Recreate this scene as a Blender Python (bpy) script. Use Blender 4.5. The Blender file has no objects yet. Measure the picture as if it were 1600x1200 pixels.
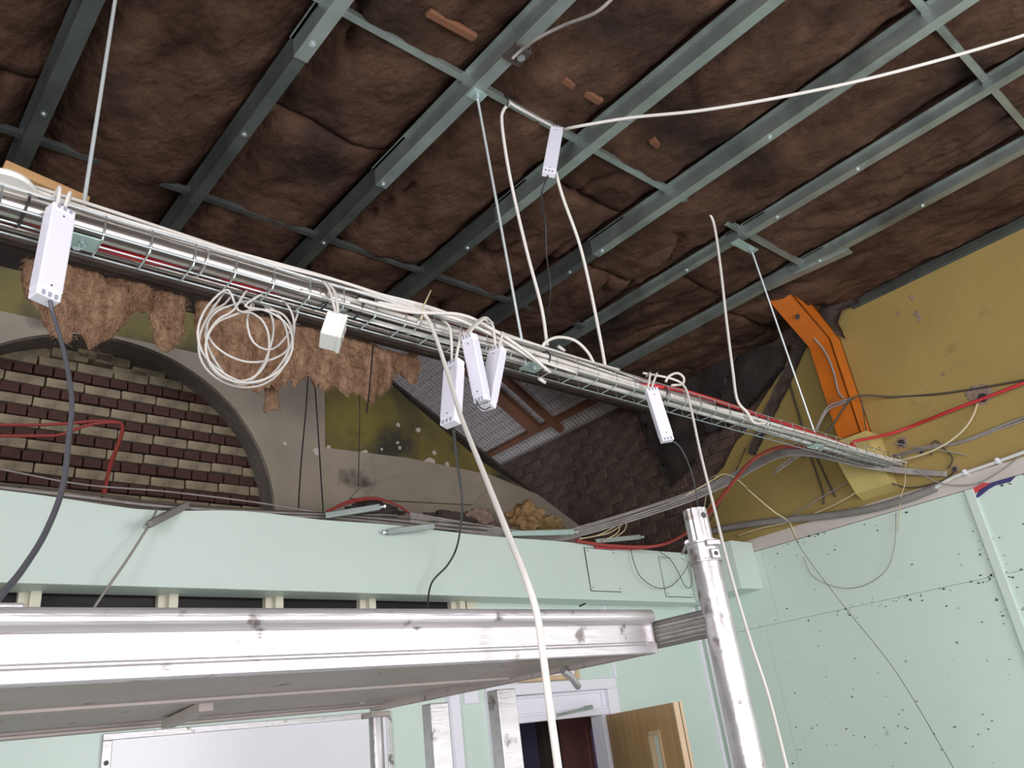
import bpy, bmesh, math, random
from mathutils import Vector, Matrix, noise
random.seed(7)
scene = bpy.context.scene
COL = scene.collection

# ------------------------------------------------------------------ camera
CZ = 1.85                                   # height of the lens above the floor
F = 1249.67                                 # focal length in pixels of a 1600 px wide frame
RM = ((0.74921435, -0.65157204, -0.118877),
      (0.19085216, 0.38425379, -0.90328538),
      (0.63423443, 0.65406644, 0.41224239)) # rows: right, down, forward in world axes
cam_d = bpy.data.cameras.new('camera')
cam = bpy.data.objects.new('camera', cam_d)
COL.objects.link(cam)
r_, d_, f_ = (Vector(v).normalized() for v in RM)
cam.matrix_world = Matrix(((r_.x, -d_.x, -f_.x, 0), (r_.y, -d_.y, -f_.y, 0), (r_.z, -d_.z, -f_.z, CZ), (0, 0, 0, 1)))
cam_d.sensor_width = 36
cam_d.lens = 36 * F / 1600
cam_d.clip_start = 0.05
scene.camera = cam

# ------------------------------------------------------------------ light and exposure
vs = scene.view_settings
vs.view_transform = 'Standard'
vs.look = 'None'
vs.gamma = 1
vs.use_curve_mapping = False
vs.exposure = 0.0
world = bpy.data.worlds.new('overcast_sky')
scene.world = world
world.use_nodes = True
world.node_tree.nodes['Background'].inputs[0].default_value = (0.86, 0.9, 1.0, 1)
world.node_tree.nodes['Background'].inputs[1].default_value = 2.0


def window_light(name, loc, rot, sx, sy, power, col=(1.0, 0.98, 0.97)):
    l = bpy.data.lights.new(name, 'AREA')
    l.shape = 'RECTANGLE'
    l.size, l.size_y, l.energy, l.color = sx, sy, power, col
    o = bpy.data.objects.new(name, l)
    o.location = loc
    o.rotation_euler = rot
    COL.objects.link(o)


# daylight through the windows in the wall behind the photographer
for wx, pw_ in ((-1.3, 20), (0.75, 44), (2.8, 76)):
    window_light('daylight_rear', (wx, -2.44, 2.0), (math.radians(90), 0, 0), 1.6, 2.1, pw_)

window_light('added_fill_left', (-2.14, -1.0, 2.0), (math.radians(90), 0, math.radians(-90)), 1.8, 2.1, 125)  # added fill from an unseen left window, brightens the right wall

# ------------------------------------------------------------------ helpers


def ray(x, y):
    return r_ * (x - 800) + d_ * (y - 600) + f_ * F


def P(x, y, X=None, Y=None, Z=None):
    """point of the room seen at (x, y) that lies at the given X, Y or (lens relative) Z"""
    d = ray(x, y)
    k = X / d.x if X is not None else (Y / d.y if Y is not None else Z / d.z)
    v = d * k
    return Vector((v.x, v.y, v.z + CZ))


def V(x, y, z):
    """lens relative height"""
    return Vector((x, y, z + CZ))


class MB:
    def __init__(s):
        s.v, s.f = [], []

    def add(s, vs_, fs):
        b = len(s.v)
        s.v += [tuple(v) for v in vs_]
        s.f += [tuple(i + b for i in f) for f in fs]
        return s

    def hexa(s, p):
        return s.add(p, [(0, 3, 2, 1), (4, 5, 6, 7), (0, 1, 5, 4), (1, 2, 6, 5), (2, 3, 7, 6), (3, 0, 4, 7)])

    def box(s, x0, x1, y0, y1, z0, z1):
        return s.hexa([(x0, y0, z0), (x1, y0, z0), (x1, y1, z0), (x0, y1, z0), (x0, y0, z1), (x1, y0, z1), (x1, y1, z1), (x0, y1, z1)])

    def obox(s, c, ax, ay, az, hx, hy, hz):
        c = Vector(c)
        return s.hexa([c + ax * (hx * i) + ay * (hy * j) + az * (hz * k) for k in (-1, 1) for i, j in ((-1, -1), (1, -1), (1, 1), (-1, 1))])

    def bar(s, a, b, w, h, up=Vector((0, 0, 1))):
        a, b = Vector(a), Vector(b)
        az = (b - a)
        L = az.length
        az.normalize()
        ax = up.cross(az)
        if ax.length < 1e-4:
            ax = Vector((1, 0, 0)).cross(az)
        ax.normalize()
        ay = az.cross(ax)
        return s.obox((a + b) / 2, ax, ay, az, w / 2, h / 2, L / 2)

    def tube(s, pts, r, n=8, caps=True):
        pts = [Vector(p) for p in pts]
        if len(pts) == 2 and not isinstance(r, (list, tuple)) and (pts[1] - pts[0]).length > 0.05:
            e_ = (pts[1] - pts[0]).normalized() * 0.002        # short end rings keep the shading straight
            pts = [pts[0], pts[0] + e_, pts[1] - e_, pts[1]]
        rs = r if isinstance(r, (list, tuple)) else [r] * len(pts)
        t0 = (pts[1] - pts[0]).normalized()
        u = t0.orthogonal().normalized()
        rings = []
        for i, p in enumerate(pts):
            t = (pts[min(i + 1, len(pts) - 1)] - pts[max(i - 1, 0)])
            if t.length < 1e-7:
                t = t0
            t = t.normalized()
            u = (u - t * u.dot(t))
            if u.length < 1e-6:
                u = t.orthogonal()
            u.normalize()
            w = t.cross(u)
            rings.append([p + (u * math.cos(2 * math.pi * k / n) + w * math.sin(2 * math.pi * k / n)) * rs[i] for k in range(n)])
        vs_ = [v for rg in rings for v in rg]
        fs = []
        for i in range(len(pts) - 1):
            for k in range(n):
                a, b = i * n + k, i * n + (k + 1) % n
                fs.append((a, b, b + n, a + n))
        if caps:
            fs.append(tuple(reversed(range(n))))
            fs.append(tuple(range((len(pts) - 1) * n, len(pts) * n)))
        return s.add(vs_, fs)

    def disc(s, c, nrm, r, t, n=14):
        nrm = Vector(nrm).normalized()
        return s.tube([Vector(c) - nrm * t / 2, Vector(c) + nrm * t / 2], r, n)

    def mesh(s, name):
        me = bpy.data.meshes.new(name)
        me.from_pydata(s.v, [], s.f)
        me.update()
        return me

    def build(s, name, mat, parent=None, smooth=False, bevel=0):
        me = s.mesh(name)
        if bevel:
            bm = bmesh.new()
            bm.from_mesh(me)
            bmesh.ops.remove_doubles(bm, verts=bm.verts, dist=1e-5)
            bmesh.ops.bevel(bm, geom=list(bm.edges), offset=bevel, segments=2, affect='EDGES', profile=0.5)
            bm.to_mesh(me)
            bm.free()
        return obj(name, me, mat, parent, smooth)


def obj(name, me, mat, parent=None, smooth=False, loc=None):
    if mat is not None and not me.materials:
        me.materials.append(mat)
    if smooth:
        for p in me.polygons:
            p.use_smooth = len(p.vertices) <= 4
    o = bpy.data.objects.new(name, me)
    COL.objects.link(o)
    if loc is not None:
        o.location = loc
    if parent:
        attach(o, parent)
    return o


def root_loc(o):
    l = Vector(o.location)
    if o.parent:
        l = l + root_loc(o.parent)
        if 'pinv' in o:
            l = l + Vector(o['pinv'])
    return l


WL = {}


def attach(o, parent):
    o.parent = parent
    pl = WL.get(parent.name, Vector((0, 0, 0)))
    o.matrix_parent_inverse = Matrix.Translation(-pl)
    WL[o.name] = Vector(o.location)


def thing(name, label, cat, loc, group=None):
    o = bpy.data.objects.new(name, None)
    o.empty_display_size = 0.05
    COL.objects.link(o)
    o.location = loc
    WL[o.name] = Vector(loc)
    return tag(o, label, cat, group)


def tag(o, label, cat, group=None):
    o['label'] = label
    o['category'] = cat
    if group:
        o['group'] = group
    return o


def struct(o, label=None, cat=None):
    o['kind'] = 'structure'
    if label:
        o['label'] = label
    if cat:
        o['category'] = cat
    return o


def spline(pts, sub=8):
    pts = [Vector(p) for p in pts]
    q = [pts[0] * 2 - pts[1]] + pts + [pts[-1] * 2 - pts[-2]]
    out = []
    for i in range(1, len(q) - 2):
        a, b, c, d = q[i - 1], q[i], q[i + 1], q[i + 2]
        for k in range(sub):
            t = k / sub
            out.append(0.5 * ((2 * b) + (c - a) * t + (2 * a - 5 * b + 4 * c - d) * t * t + (3 * b - a - 3 * c + d) * t ** 3))
    out.append(pts[-1])
    return out


def poly_prism(pts, to3, depth_vec):
    """solid from a (concave) outline"""
    bm = bmesh.new()
    f = bm.faces.new([bm.verts.new(to3(a, b)) for a, b in pts])
    r = bmesh.ops.extrude_face_region(bm, geom=[f])
    bmesh.ops.translate(bm, vec=depth_vec, verts=[v for v in r['geom'] if isinstance(v, bmesh.types.BMVert)])
    bmesh.ops.recalc_face_normals(bm, faces=bm.faces)
    bmesh.ops.triangulate(bm, faces=[f for f in bm.faces if len(f.verts) > 4])
    me = bpy.data.meshes.new('outline')
    bm.to_mesh(me)
    bm.free()
    return me


# ------------------------------------------------------------------ materials
MATS = {}


def mat(name, col, rough=0.6, metal=0.0, col2=None, nscale=4.0, detail=6, lo=0.35, hi=0.65, bump=0.0, bscale=60.0, stretch=None,
        spots=None, trans=0.0, spec=0.5, aniso=None):
    m = bpy.data.materials.new(name)
    m.use_nodes = True
    nt = m.node_tree
    b = nt.nodes['Principled BSDF']
    b.inputs['Roughness'].default_value = rough
    b.inputs['Metallic'].default_value = metal
    b.inputs['Specular IOR Level'].default_value = spec
    b.inputs['Base Color'].default_value = (*col, 1)
    L = nt.links
    tc = nt.nodes.new('ShaderNodeTexCoord')
    src = tc.outputs['Object']
    if stretch:
        mp = nt.nodes.new('ShaderNodeMapping')
        mp.inputs['Scale'].default_value = stretch
        L.new(src, mp.inputs[0])
        src = mp.outputs[0]
    last = None
    if col2:
        n = nt.nodes.new('ShaderNodeTexNoise')
        n.inputs['Scale'].default_value = nscale
        n.inputs['Detail'].default_value = detail
        n.inputs['Roughness'].default_value = 0.6
        L.new(src, n.inputs['Vector'])
        rp = nt.nodes.new('ShaderNodeValToRGB')
        rp.color_ramp.elements[0].position = lo
        rp.color_ramp.elements[1].position = hi
        rp.color_ramp.elements[0].color = (*col, 1)
        rp.color_ramp.elements[1].color = (*col2, 1)
        L.new(n.outputs['Fac'], rp.inputs[0])
        last = rp.outputs[0]
    if spots:                                     # (colour, scale, threshold low, high)
        n = nt.nodes.new('ShaderNodeTexNoise')
        n.inputs['Scale'].default_value = spots[1]
        n.inputs['Detail'].default_value = 5
        L.new(tc.outputs['Object'], n.inputs['Vector'])
        rp = nt.nodes.new('ShaderNodeValToRGB')
        rp.color_ramp.elements[0].position = spots[2]
        rp.color_ramp.elements[1].position = spots[3]
        L.new(n.outputs['Fac'], rp.inputs[0])
        mx = nt.nodes.new('ShaderNodeMix')
        mx.data_type = 'RGBA'
        mx.inputs[6].default_value = (*col, 1)
        if last:
            L.new(last, mx.inputs[6])
        mx.inputs[7].default_value = (*spots[0], 1)
        L.new(rp.outputs[0], mx.inputs[0])
        last = mx.outputs[2]
    if last:
        L.new(last, b.inputs['Base Color'])
    if bump:
        n = nt.nodes.new('ShaderNodeTexNoise')
        n.inputs['Scale'].default_value = bscale
        n.inputs['Detail'].default_value = 6
        L.new(src, n.inputs['Vector'])
        bp = nt.nodes.new('ShaderNodeBump')
        bp.inputs['Strength'].default_value = bump
        bp.inputs['Distance'].default_value = 0.02
        L.new(n.outputs['Fac'], bp.inputs['Height'])
        L.new(bp.outputs[0], b.inputs['Normal'])
    MATS[name] = m
    return m


M_mint = mat('mint_paint', (0.58, 0.69, 0.63), 0.5, col2=(0.62, 0.72, 0.665), nscale=1.3, bump=0.03, bscale=90)
M_mint2 = mat('mint_paint_bulkhead', (0.60, 0.70, 0.645), 0.45, col2=(0.63, 0.725, 0.675), nscale=0.9, bump=0.02, bscale=70)
M_mintw = mat('mint_paint_scuffed', (0.61, 0.735, 0.66), 0.5, col2=(0.64, 0.755, 0.685), nscale=1.5, spots=((0.40, 0.50, 0.44), 11, 0.70, 0.78), bump=0.03, bscale=90)
M_yellow = mat('yellow_plaster', (0.37, 0.265, 0.085), 0.65, col2=(0.31, 0.22, 0.068), nscale=1.6, detail=8, lo=0.38, hi=0.7, bump=0.12, bscale=22,
               spots=((0.16, 0.12, 0.05), 3.1, 0.66, 0.8))
M_pale = mat('pale_render', (0.345, 0.285, 0.22), 0.85, col2=(0.27, 0.225, 0.18), nscale=2.2, bump=0.15, bscale=30, spots=((0.08, 0.065, 0.055), 3.3, 0.63, 0.74))
M_olive = mat('olive_paint', (0.185, 0.145, 0.03), 0.7, col2=(0.11, 0.09, 0.03), nscale=3, lo=0.35, hi=0.7, bump=0.15, bscale=25, spots=((0.04, 0.034, 0.022), 2.9, 0.47, 0.64))
M_cream_brick = mat('cream_brick', (0.33, 0.265, 0.17), 0.85, col2=(0.20, 0.155, 0.105), nscale=9, bump=0.4, bscale=60, spots=((0.1, 0.08, 0.06), 6, 0.6, 0.75))
M_red_brick = mat('red_brick', (0.10, 0.034, 0.022), 0.85, col2=(0.05, 0.02, 0.015), nscale=10, bump=0.4, bscale=60)
M_mortar = mat('dark_mortar', (0.07, 0.055, 0.045), 0.95, col2=(0.11, 0.09, 0.07), nscale=14, bump=0.5, bscale=50)
M_soot_brick = mat('sooty_brick', (0.085, 0.054, 0.044), 0.95, col2=(0.15, 0.098, 0.08), nscale=6, bump=0.9, bscale=35, spots=((0.16, 0.125, 0.115), 9, 0.62, 0.72))
M_soot_mortar = mat('sooty_mortar', (0.075, 0.05, 0.042), 0.95, col2=(0.12, 0.08, 0.067), nscale=8, bump=0.6, bscale=40)
M_wool = mat('brown_mineral_wool', (0.028, 0.0148, 0.0098), 1.0, col2=(0.142, 0.078, 0.054), nscale=3.2, detail=10, lo=0.26, hi=0.76, bump=0.7, bscale=30, spec=0.1,
             spots=((0.026, 0.017, 0.015), 1.9, 0.54, 0.7), stretch=(1.3, 0.8, 1.0))
M_tuft = mat('torn_wool', (0.27, 0.145, 0.085), 1.0, col2=(0.66, 0.42, 0.275), nscale=9, detail=9, lo=0.3, hi=0.72, bump=1.0, bscale=45, spec=0.1, stretch=(2.5, 1, 0.8))
M_tan = mat('tan_wool', (0.30, 0.18, 0.085), 1.0, col2=(0.46, 0.30, 0.15), nscale=14, bump=1.0, bscale=45, spec=0.1)
M_black = mat('black_membrane', (0.018, 0.014, 0.013), 0.7, col2=(0.035, 0.027, 0.024), nscale=5, bump=0.4, bscale=14)
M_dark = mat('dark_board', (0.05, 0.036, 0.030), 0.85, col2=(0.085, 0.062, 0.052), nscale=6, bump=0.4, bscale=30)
M_galv = mat('galvanised_steel', (0.30, 0.345, 0.33), 0.42, 0.75, col2=(0.42, 0.47, 0.45), nscale=7, bump=0.05, bscale=40, spots=((0.13, 0.13, 0.125), 2.4, 0.55, 0.75))
M_galvd = mat('dark_galvanised_steel', (0.085, 0.092, 0.09), 0.5, 0.6, col2=(0.14, 0.155, 0.15), nscale=5, bump=0.05, bscale=40)  # darker copy of the galvanised steel, mostly for the far lengths
M_zinc = mat('bright_zinc', (0.62, 0.68, 0.70), 0.28, 0.9)
M_rod = mat('threaded_zinc_rod', (0.58, 0.63, 0.64), 0.35, 0.35)
M_zincg = mat('green_zinc_plate', (0.50, 0.64, 0.60), 0.4, 0.55, col2=(0.42, 0.56, 0.53), nscale=30)
M_steel = mat('brushed_steel_conduit', (0.55, 0.50, 0.47), 0.27, 0.95, col2=(0.47, 0.43, 0.41), nscale=6, stretch=(1, 30, 30))
M_alu = mat('scuffed_aluminium', (0.47, 0.445, 0.46), 0.36, 0.6, col2=(0.62, 0.59, 0.61), nscale=5, bump=0.1, bscale=30, stretch=(0.6, 6, 6), spots=((0.20, 0.175, 0.165), 24, 0.62, 0.70))
M_aluu = mat('dull_aluminium_deck', (0.47, 0.405, 0.375), 0.55, 0.12, col2=(0.40, 0.345, 0.32), nscale=6, spots=((0.12, 0.10, 0.09), 24, 0.66, 0.72))
M_pole = mat('scratched_aluminium_tube', (0.36, 0.335, 0.34), 0.36, 0.65, col2=(0.50, 0.475, 0.485), nscale=12, bump=0.07, bscale=55, spots=((0.20, 0.175, 0.165), 30, 0.60, 0.70))
M_grit = mat('ribbed_grey_tube', (0.22, 0.205, 0.2), 0.5, 0.6, col2=(0.32, 0.30, 0.29), nscale=30, stretch=(40, 1, 1))
M_white = mat('white_flex', (0.70, 0.66, 0.62), 0.5, spec=0.4)
M_whiteg = mat('grimy_white_flex', (0.50, 0.47, 0.44), 0.55, col2=(0.62, 0.58, 0.54), nscale=12)
M_greyc = mat('grey_cable', (0.24, 0.215, 0.205), 0.55, col2=(0.33, 0.30, 0.285), nscale=14)
M_blackc = mat('black_cable', (0.022, 0.02, 0.024), 0.45)
M_slate = mat('slate_cord', (0.085, 0.085, 0.10), 0.45)
M_brownc = mat('dusty_dark_cable', (0.075, 0.06, 0.045), 0.7)
M_red = mat('red_fire_cable', (0.55, 0.035, 0.045), 0.45)
M_redd = mat('dusty_red_cable', (0.33, 0.045, 0.035), 0.55)
M_yelc = mat('cream_wire', (0.58, 0.48, 0.30), 0.5)
M_drv = mat('lilac_white_plastic', (0.78, 0.755, 0.86), 0.38)
M_drv2 = mat('white_plastic_end_cover', (0.84, 0.82, 0.90), 0.32)
M_box = mat('white_plastic_box', (0.83, 0.82, 0.78), 0.35)
M_hole = mat('dark_slot', (0.03, 0.03, 0.035), 0.6)
M_orange = mat('orange_paint', (0.60, 0.155, 0.012), 0.42, col2=(0.50, 0.12, 0.010), nscale=3, spots=((0.12, 0.05, 0.02), 3.4, 0.64, 0.8))
M_corbel = mat('cream_yellow_stone', (0.60, 0.47, 0.17), 0.6, col2=(0.50, 0.39, 0.14), nscale=4, bump=0.1, bscale=25)
M_ledge = mat('pinkish_board', (0.60, 0.545, 0.50), 0.7, col2=(0.54, 0.49, 0.45), nscale=4)
M_pipew = mat('white_conduit', (0.68, 0.67, 0.65), 0.35)
M_lag = mat('grey_pipe_lagging', (0.20, 0.185, 0.175), 0.75, col2=(0.26, 0.24, 0.225), nscale=8, bump=0.2, bscale=30)
M_creamf = mat('cream_window_frame', (0.68, 0.64, 0.52), 0.5)
M_pane = mat('dark_glass', (0.02, 0.017, 0.02), 0.15)
M_wb = mat('whiteboard_enamel', (0.76, 0.755, 0.81), 0.22, col2=(0.72, 0.715, 0.77), nscale=1.5)
M_upvc = mat('white_gloss_paint', (0.82, 0.80, 0.88), 0.35)
M_oak = mat('oak_veneer', (0.50, 0.32, 0.14), 0.42, col2=(0.40, 0.245, 0.10), nscale=3, stretch=(9, 9, 0.7), bump=0.03)
M_oakl = mat('pale_oak_edge', (0.66, 0.47, 0.29), 0.45, col2=(0.58, 0.40, 0.24), nscale=3, stretch=(9, 9, 0.7))
M_timber = mat('raw_timber', (0.46, 0.27, 0.12), 0.7, col2=(0.36, 0.20, 0.085), nscale=4, stretch=(1, 14, 14), bump=0.1, bscale=30)
M_timberd = mat('brown_roof_timber', (0.21, 0.085, 0.042), 0.75, col2=(0.15, 0.06, 0.03), nscale=5, bump=0.1, bscale=30)
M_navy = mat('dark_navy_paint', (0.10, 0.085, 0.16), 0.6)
M_maroon = mat('maroon_door', (0.34, 0.15, 0.135), 0.5)
M_lilac = mat('lilac_glass', (0.55, 0.42, 0.85), 0.3)
M_greyw = mat('grey_room_paint', (0.55, 0.56, 0.6), 0.8)
M_floor = mat('grey_floor_vinyl', (0.23, 0.215, 0.20), 0.5, col2=(0.19, 0.18, 0.17), nscale=3)
M_tape = mat('foil_tape', (0.75, 0.73, 0.74), 0.2, 0.8)
M_postr = mat('red_poster_paper', (0.55, 0.06, 0.07), 0.7)
M_postb = mat('navy_poster_paper', (0.045, 0.04, 0.16), 0.7)
M_raw = mat('raw_brown_plaster', (0.25, 0.17, 0.135), 0.9, col2=(0.33, 0.24, 0.195), nscale=20, bump=0.6, bscale=50)
M_putty = mat('dark_putty', (0.07, 0.085, 0.08), 0.7)
M_reveal = mat('dusty_arch_reveal', (0.19, 0.16, 0.135), 0.9, col2=(0.13, 0.11, 0.095), nscale=6, bump=0.4, bscale=30)
M_slot = mat('shaded_lilac_slot', (0.36, 0.34, 0.42), 0.5)
M_dustp = mat('pale_plaster_patch', (0.52, 0.45, 0.38), 0.9)

# wired glass: translucent panes with a fine cell relief
M_wired = bpy.data.materials.new('wired_glass')
M_wired.use_nodes = True
nt = M_wired.node_tree
for n in list(nt.nodes):
    if n.type != 'OUTPUT_MATERIAL':
        nt.nodes.remove(n)
out = nt.nodes['Material Output']
df = nt.nodes.new('ShaderNodeBsdfPrincipled')
df.inputs['Base Color'].default_value = (0.40, 0.355, 0.345, 1)
df.inputs['Roughness'].default_value = 0.35
tl = nt.nodes.new('ShaderNodeBsdfTranslucent')
tl.inputs[0].default_value = (0.52, 0.46, 0.45, 1)
mx = nt.nodes.new('ShaderNodeMixShader')
mx.inputs[0].default_value = 0.12
tc = nt.nodes.new('ShaderNodeTexCoord')
vo = nt.nodes.new('ShaderNodeTexVoronoi')
vo.inputs['Scale'].default_value = 26
vo.inputs['Randomness'].default_value = 0.15
bp = nt.nodes.new('ShaderNodeBump')
bp.inputs['Strength'].default_value = 0.8
bp.inputs['Distance'].default_value = 0.02
nt.links.new(tc.outputs['Object'], vo.inputs['Vector'])
nt.links.new(vo.outputs['Distance'], bp.inputs['Height'])
nt.links.new(bp.outputs[0], df.inputs['Normal'])
gr_ = nt.nodes.new('ShaderNodeValToRGB')
gr_.color_ramp.elements[0].color = (0.26, 0.225, 0.22, 1)
gr_.color_ramp.elements[1].color = (0.50, 0.45, 0.44, 1)
gr_.color_ramp.elements[1].position = 0.6
nt.links.new(vo.outputs['Distance'], gr_.inputs[0])
nt.links.new(gr_.outputs[0], df.inputs['Base Color'])
nt.links.new(df.outputs[0], mx.inputs[1])
nt.links.new(tl.outputs[0], mx.inputs[2])
nt.links.new(mx.outputs[0], out.inputs[0])

# ------------------------------------------------------------------ room dimensions (lens relative heights)
XR = 4.47       # right wall
YB = 3.17       # mint wall at the back
YF = 4.05       # old wall with the bricked-up arch
H = 2.15        # underside of the insulation
XL, YN = -2.2, -2.5
FL = -CZ

# floor
struct(MB().box(XL, 4.6, YN, 4.3, -0.1, 0.0).build('floor', M_floor), 'grey vinyl floor of the stripped-out room')

# walls behind and left of the photographer, with rear windows and an added left one
wr = MB()
xs = [(-2.1, -0.5), (-0.05, 1.55), (2.0, 3.6)]
wr.box(XL - 0.15, 4.6, YN - 0.15, YN, 0, 0.8)
wr.box(XL - 0.15, 4.6, YN - 0.15, YN, 3.2, 4.5)
prev = XL - 0.15
for a, b in xs:
    wr.box(prev, a, YN - 0.15, YN, 0.8, 3.2)
    prev = b
wr.box(prev, 4.6, YN - 0.15, YN, 0.8, 3.2)
struct(wr.build('wall_rear', M_greyw), 'pale grey window wall behind the viewpoint')
for i, (a, b) in enumerate(xs):
    w = MB()
    for u, v_ in ((a, a + 0.06), ((a + b) / 2 - 0.03, (a + b) / 2 + 0.03), (b - 0.06, b)):
        w.box(u, v_, YN - 0.1, YN - 0.03, 0.8, 3.2)
    w.box(a, b, YN - 0.1, YN - 0.03, 0.8, 0.87).box(a, b, YN - 0.1, YN - 0.03, 3.13, 3.2).box(a, b, YN - 0.1, YN - 0.03, 2.3, 2.36)
    wo = struct(w.build('window_%d' % (i + 2), M_upvc))
    wo['label'] = ('white framed window in the rear wall, ' + ('left of three', 'middle of three', 'right of three')[i])
struct(MB().box(XL - 0.15, XL, YN, 4.3, 0, 0.8).box(XL - 0.15, XL, YN, 4.3, 3.2, 4.5).box(XL - 0.15, XL, YN, -1.95, 0.8, 3.2).box(XL - 0.15, XL, -0.05, 4.3, 0.8, 3.2).build('wall_left', M_greyw), 'pale grey wall left of the viewpoint')
w = MB()
for u in (-1.95, -1.03, -0.11):
    w.box(XL - 0.1, XL - 0.03, u, u + 0.06, 0.8, 3.2)
for u in (0.8, 2.3, 3.14):
    w.box(XL - 0.1, XL - 0.03, -1.95, -0.05, u, u + 0.06)
struct(w.build('window_5', M_upvc), 'added unseen white framed window in the left wall')  # window added to go with the left fill light

# ------------------------------------------------------------------ mint back wall, clerestory, bulkhead
WZ0, WZ1 = 0.42, 0.70
DX0, DX1, DZ = 2.62, 3.55, 0.29
bw = MB()
z0 = lambda z: z + CZ
bw.box(XL, DX0, YB, YB + 0.1, 0, z0(WZ0)).box(DX1, XR, YB, YB + 0.1, 0, z0(WZ0))
bw.box(DX0, DX1, YB, YB + 0.1, z0(DZ), z0(WZ0))
bw.box(2.60, XR, YB, YB + 0.1, z0(WZ0), z0(WZ1)).box(XL, XR, YB, YB + 0.1, z0(WZ1), z0(0.95))
wall_back = struct(bw.build('wall_back', M_mint), 'mint green back wall under the boxed bulkhead')
MB().box(4.40, 4.425, YB - 0.012, YB, 0, z0(0.68)).build('corner_strip', M_upvc, wall_back)
MB().box(3.555, 3.575, YB - 0.012, YB, z0(DZ), z0(0.68)).build('cover_strip', M_upvc, wall_back)

# clerestory: dark panes between cream mullions
win = thing('window_1', 'row of dark clerestory panes with cream mullions below bulkhead', 'window', V(1.0, YB, WZ0))
del win['category']
win['kind'] = 'structure'
mx_ = [0.651 + CZ * 0 - 0.46, 0.651, 1.116, 1.547, 1.995, 2.508]
MB().box(XL, 2.60, YB - 0.005, YB + 0.06, z0(WZ0), z0(WZ0) + 0.05).build('sill', M_creamf, win)
MB().box(2.555, 2.62, YB - 0.012, YB + 0.06, z0(WZ0), z0(WZ1)).build('jamb', M_creamf, win)
for i, x in enumerate(mx_):
    MB().box(x - 0.012, x + 0.022, YB - 0.03, YB + 0.06, z0(WZ0), z0(WZ1)).box(x - 0.042, x - 0.012, YB + 0.0, YB + 0.06, z0(WZ0), z0(WZ1)).build('mullion', M_creamf, win)
    x2 = mx_[i + 1] - 0.042 if i < 5 else 2.555
    MB().box(x + 0.022, x2, YB + 0.03, YB + 0.036, z0(WZ0) + 0.05, z0(WZ1)).build('pane', M_pane, win)

# bulkhead box with an edge that sags a little
bk = MB()
bot, top, yb = 0.686, 0.985, 3.0
N = 60
vv, ff = [], []
for i in range(N + 1):
    x = XL + (4.215 - XL) * i / N
    dz = 0.012 * noise.noise((x * 1.7, 0, 0)) - (0.018 * math.exp(-((x - 0.95) / 0.25) ** 2)) + 0.008 * math.exp(-((x - 1.4) / 0.2) ** 2)
    dy = 0.01 * noise.noise((x * 1.3, 5, 0))
    vv += [(x, yb, z0(bot)), (x, yb + dy, z0(top + dz)), (x, YB + 0.005, z0(top + dz)), (x, YB + 0.005, z0(bot))]
for i in range(N):
    a = i * 4
    for k in range(4):
        ff.append((a + k, a + 4 + k, a + 4 + (k + 1) % 4, a + (k + 1) % 4))
ff += [(0, 1, 2, 3), (N * 4 + 3, N * 4 + 2, N * 4 + 1, N * 4)]
bk.add(vv, ff)
bulk = bk.build('trim_1', M_mint2)
struct(bulk, 'long mint green boxed bulkhead across the back wall')
MB().box(XL, 4.215, yb - 0.008, yb + 0.02, z0(bot - 0.008), z0(bot + 0.012)).build('bottom_lip', M_mint2, bulk)
for (x0, x1, zz0, zz1) in ((3.30, 3.545, 0.728, 0.962), (3.945, 4.20, 0.712, 0.945)):
    pn = MB().box(x0, x1, yb - 0.006, yb + 0.002, z0(zz0), z0(zz1)).build('access_panel', M_mint2, bulk, bevel=0.002)
    MB().box(x0 - 0.004, x1 + 0.004, yb - 0.0015, yb + 0.001, z0(zz0 - 0.004), z0(zz1 + 0.004)).build('shadow_gap', M_putty, pn)
    for sx in (x0 + 0.015, x1 - 0.015):
        for sz in (zz0 + 0.015, zz1 - 0.015):
            MB().disc(V(sx, yb - 0.0065, sz), (0, 1, 0), 0.004, 0.002, 8).build('screw', M_putty, pn)
bret = struct(MB().box(4.222, XR - 0.02, 2.655, YB, z0(0.693), z0(0.98)).build('trim_2', M_mint2, bevel=0.003), 'short mint green box return beside right wall')

# corridor behind the mint wall: ceiling slab, far wall with a maroon door
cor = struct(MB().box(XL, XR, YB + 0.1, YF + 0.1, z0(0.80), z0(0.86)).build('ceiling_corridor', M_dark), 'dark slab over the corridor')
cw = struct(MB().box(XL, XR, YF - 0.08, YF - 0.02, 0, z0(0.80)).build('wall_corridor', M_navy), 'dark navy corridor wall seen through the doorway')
md = thing('door_2', 'maroon inner door with lilac vision strip seen through doorway', 'door', (3.6, YF - 0.1, 0))
del md['category']
md['kind'] = 'structure'
MB().box(3.80, 4.40, YF - 0.12, YF - 0.085, 0, z0(0.22)).build('leaf', M_maroon, md, bevel=0.003)
MB().box(4.09, 4.16, YF - 0.13, YF - 0.118, z0(-0.9), z0(0.055)).build('vision_pane', M_lilac, md)
for a, b, c, d in ((4.06, 4.09, -0.93, 0.085), (4.16, 4.19, -0.93, 0.085), (4.09, 4.16, 0.055, 0.085), (4.09, 4.16, -0.93, -0.9)):
    MB().box(a, b, YF - 0.135, YF - 0.118, z0(c), z0(d)).build('bead', M_maroon, md)

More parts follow.
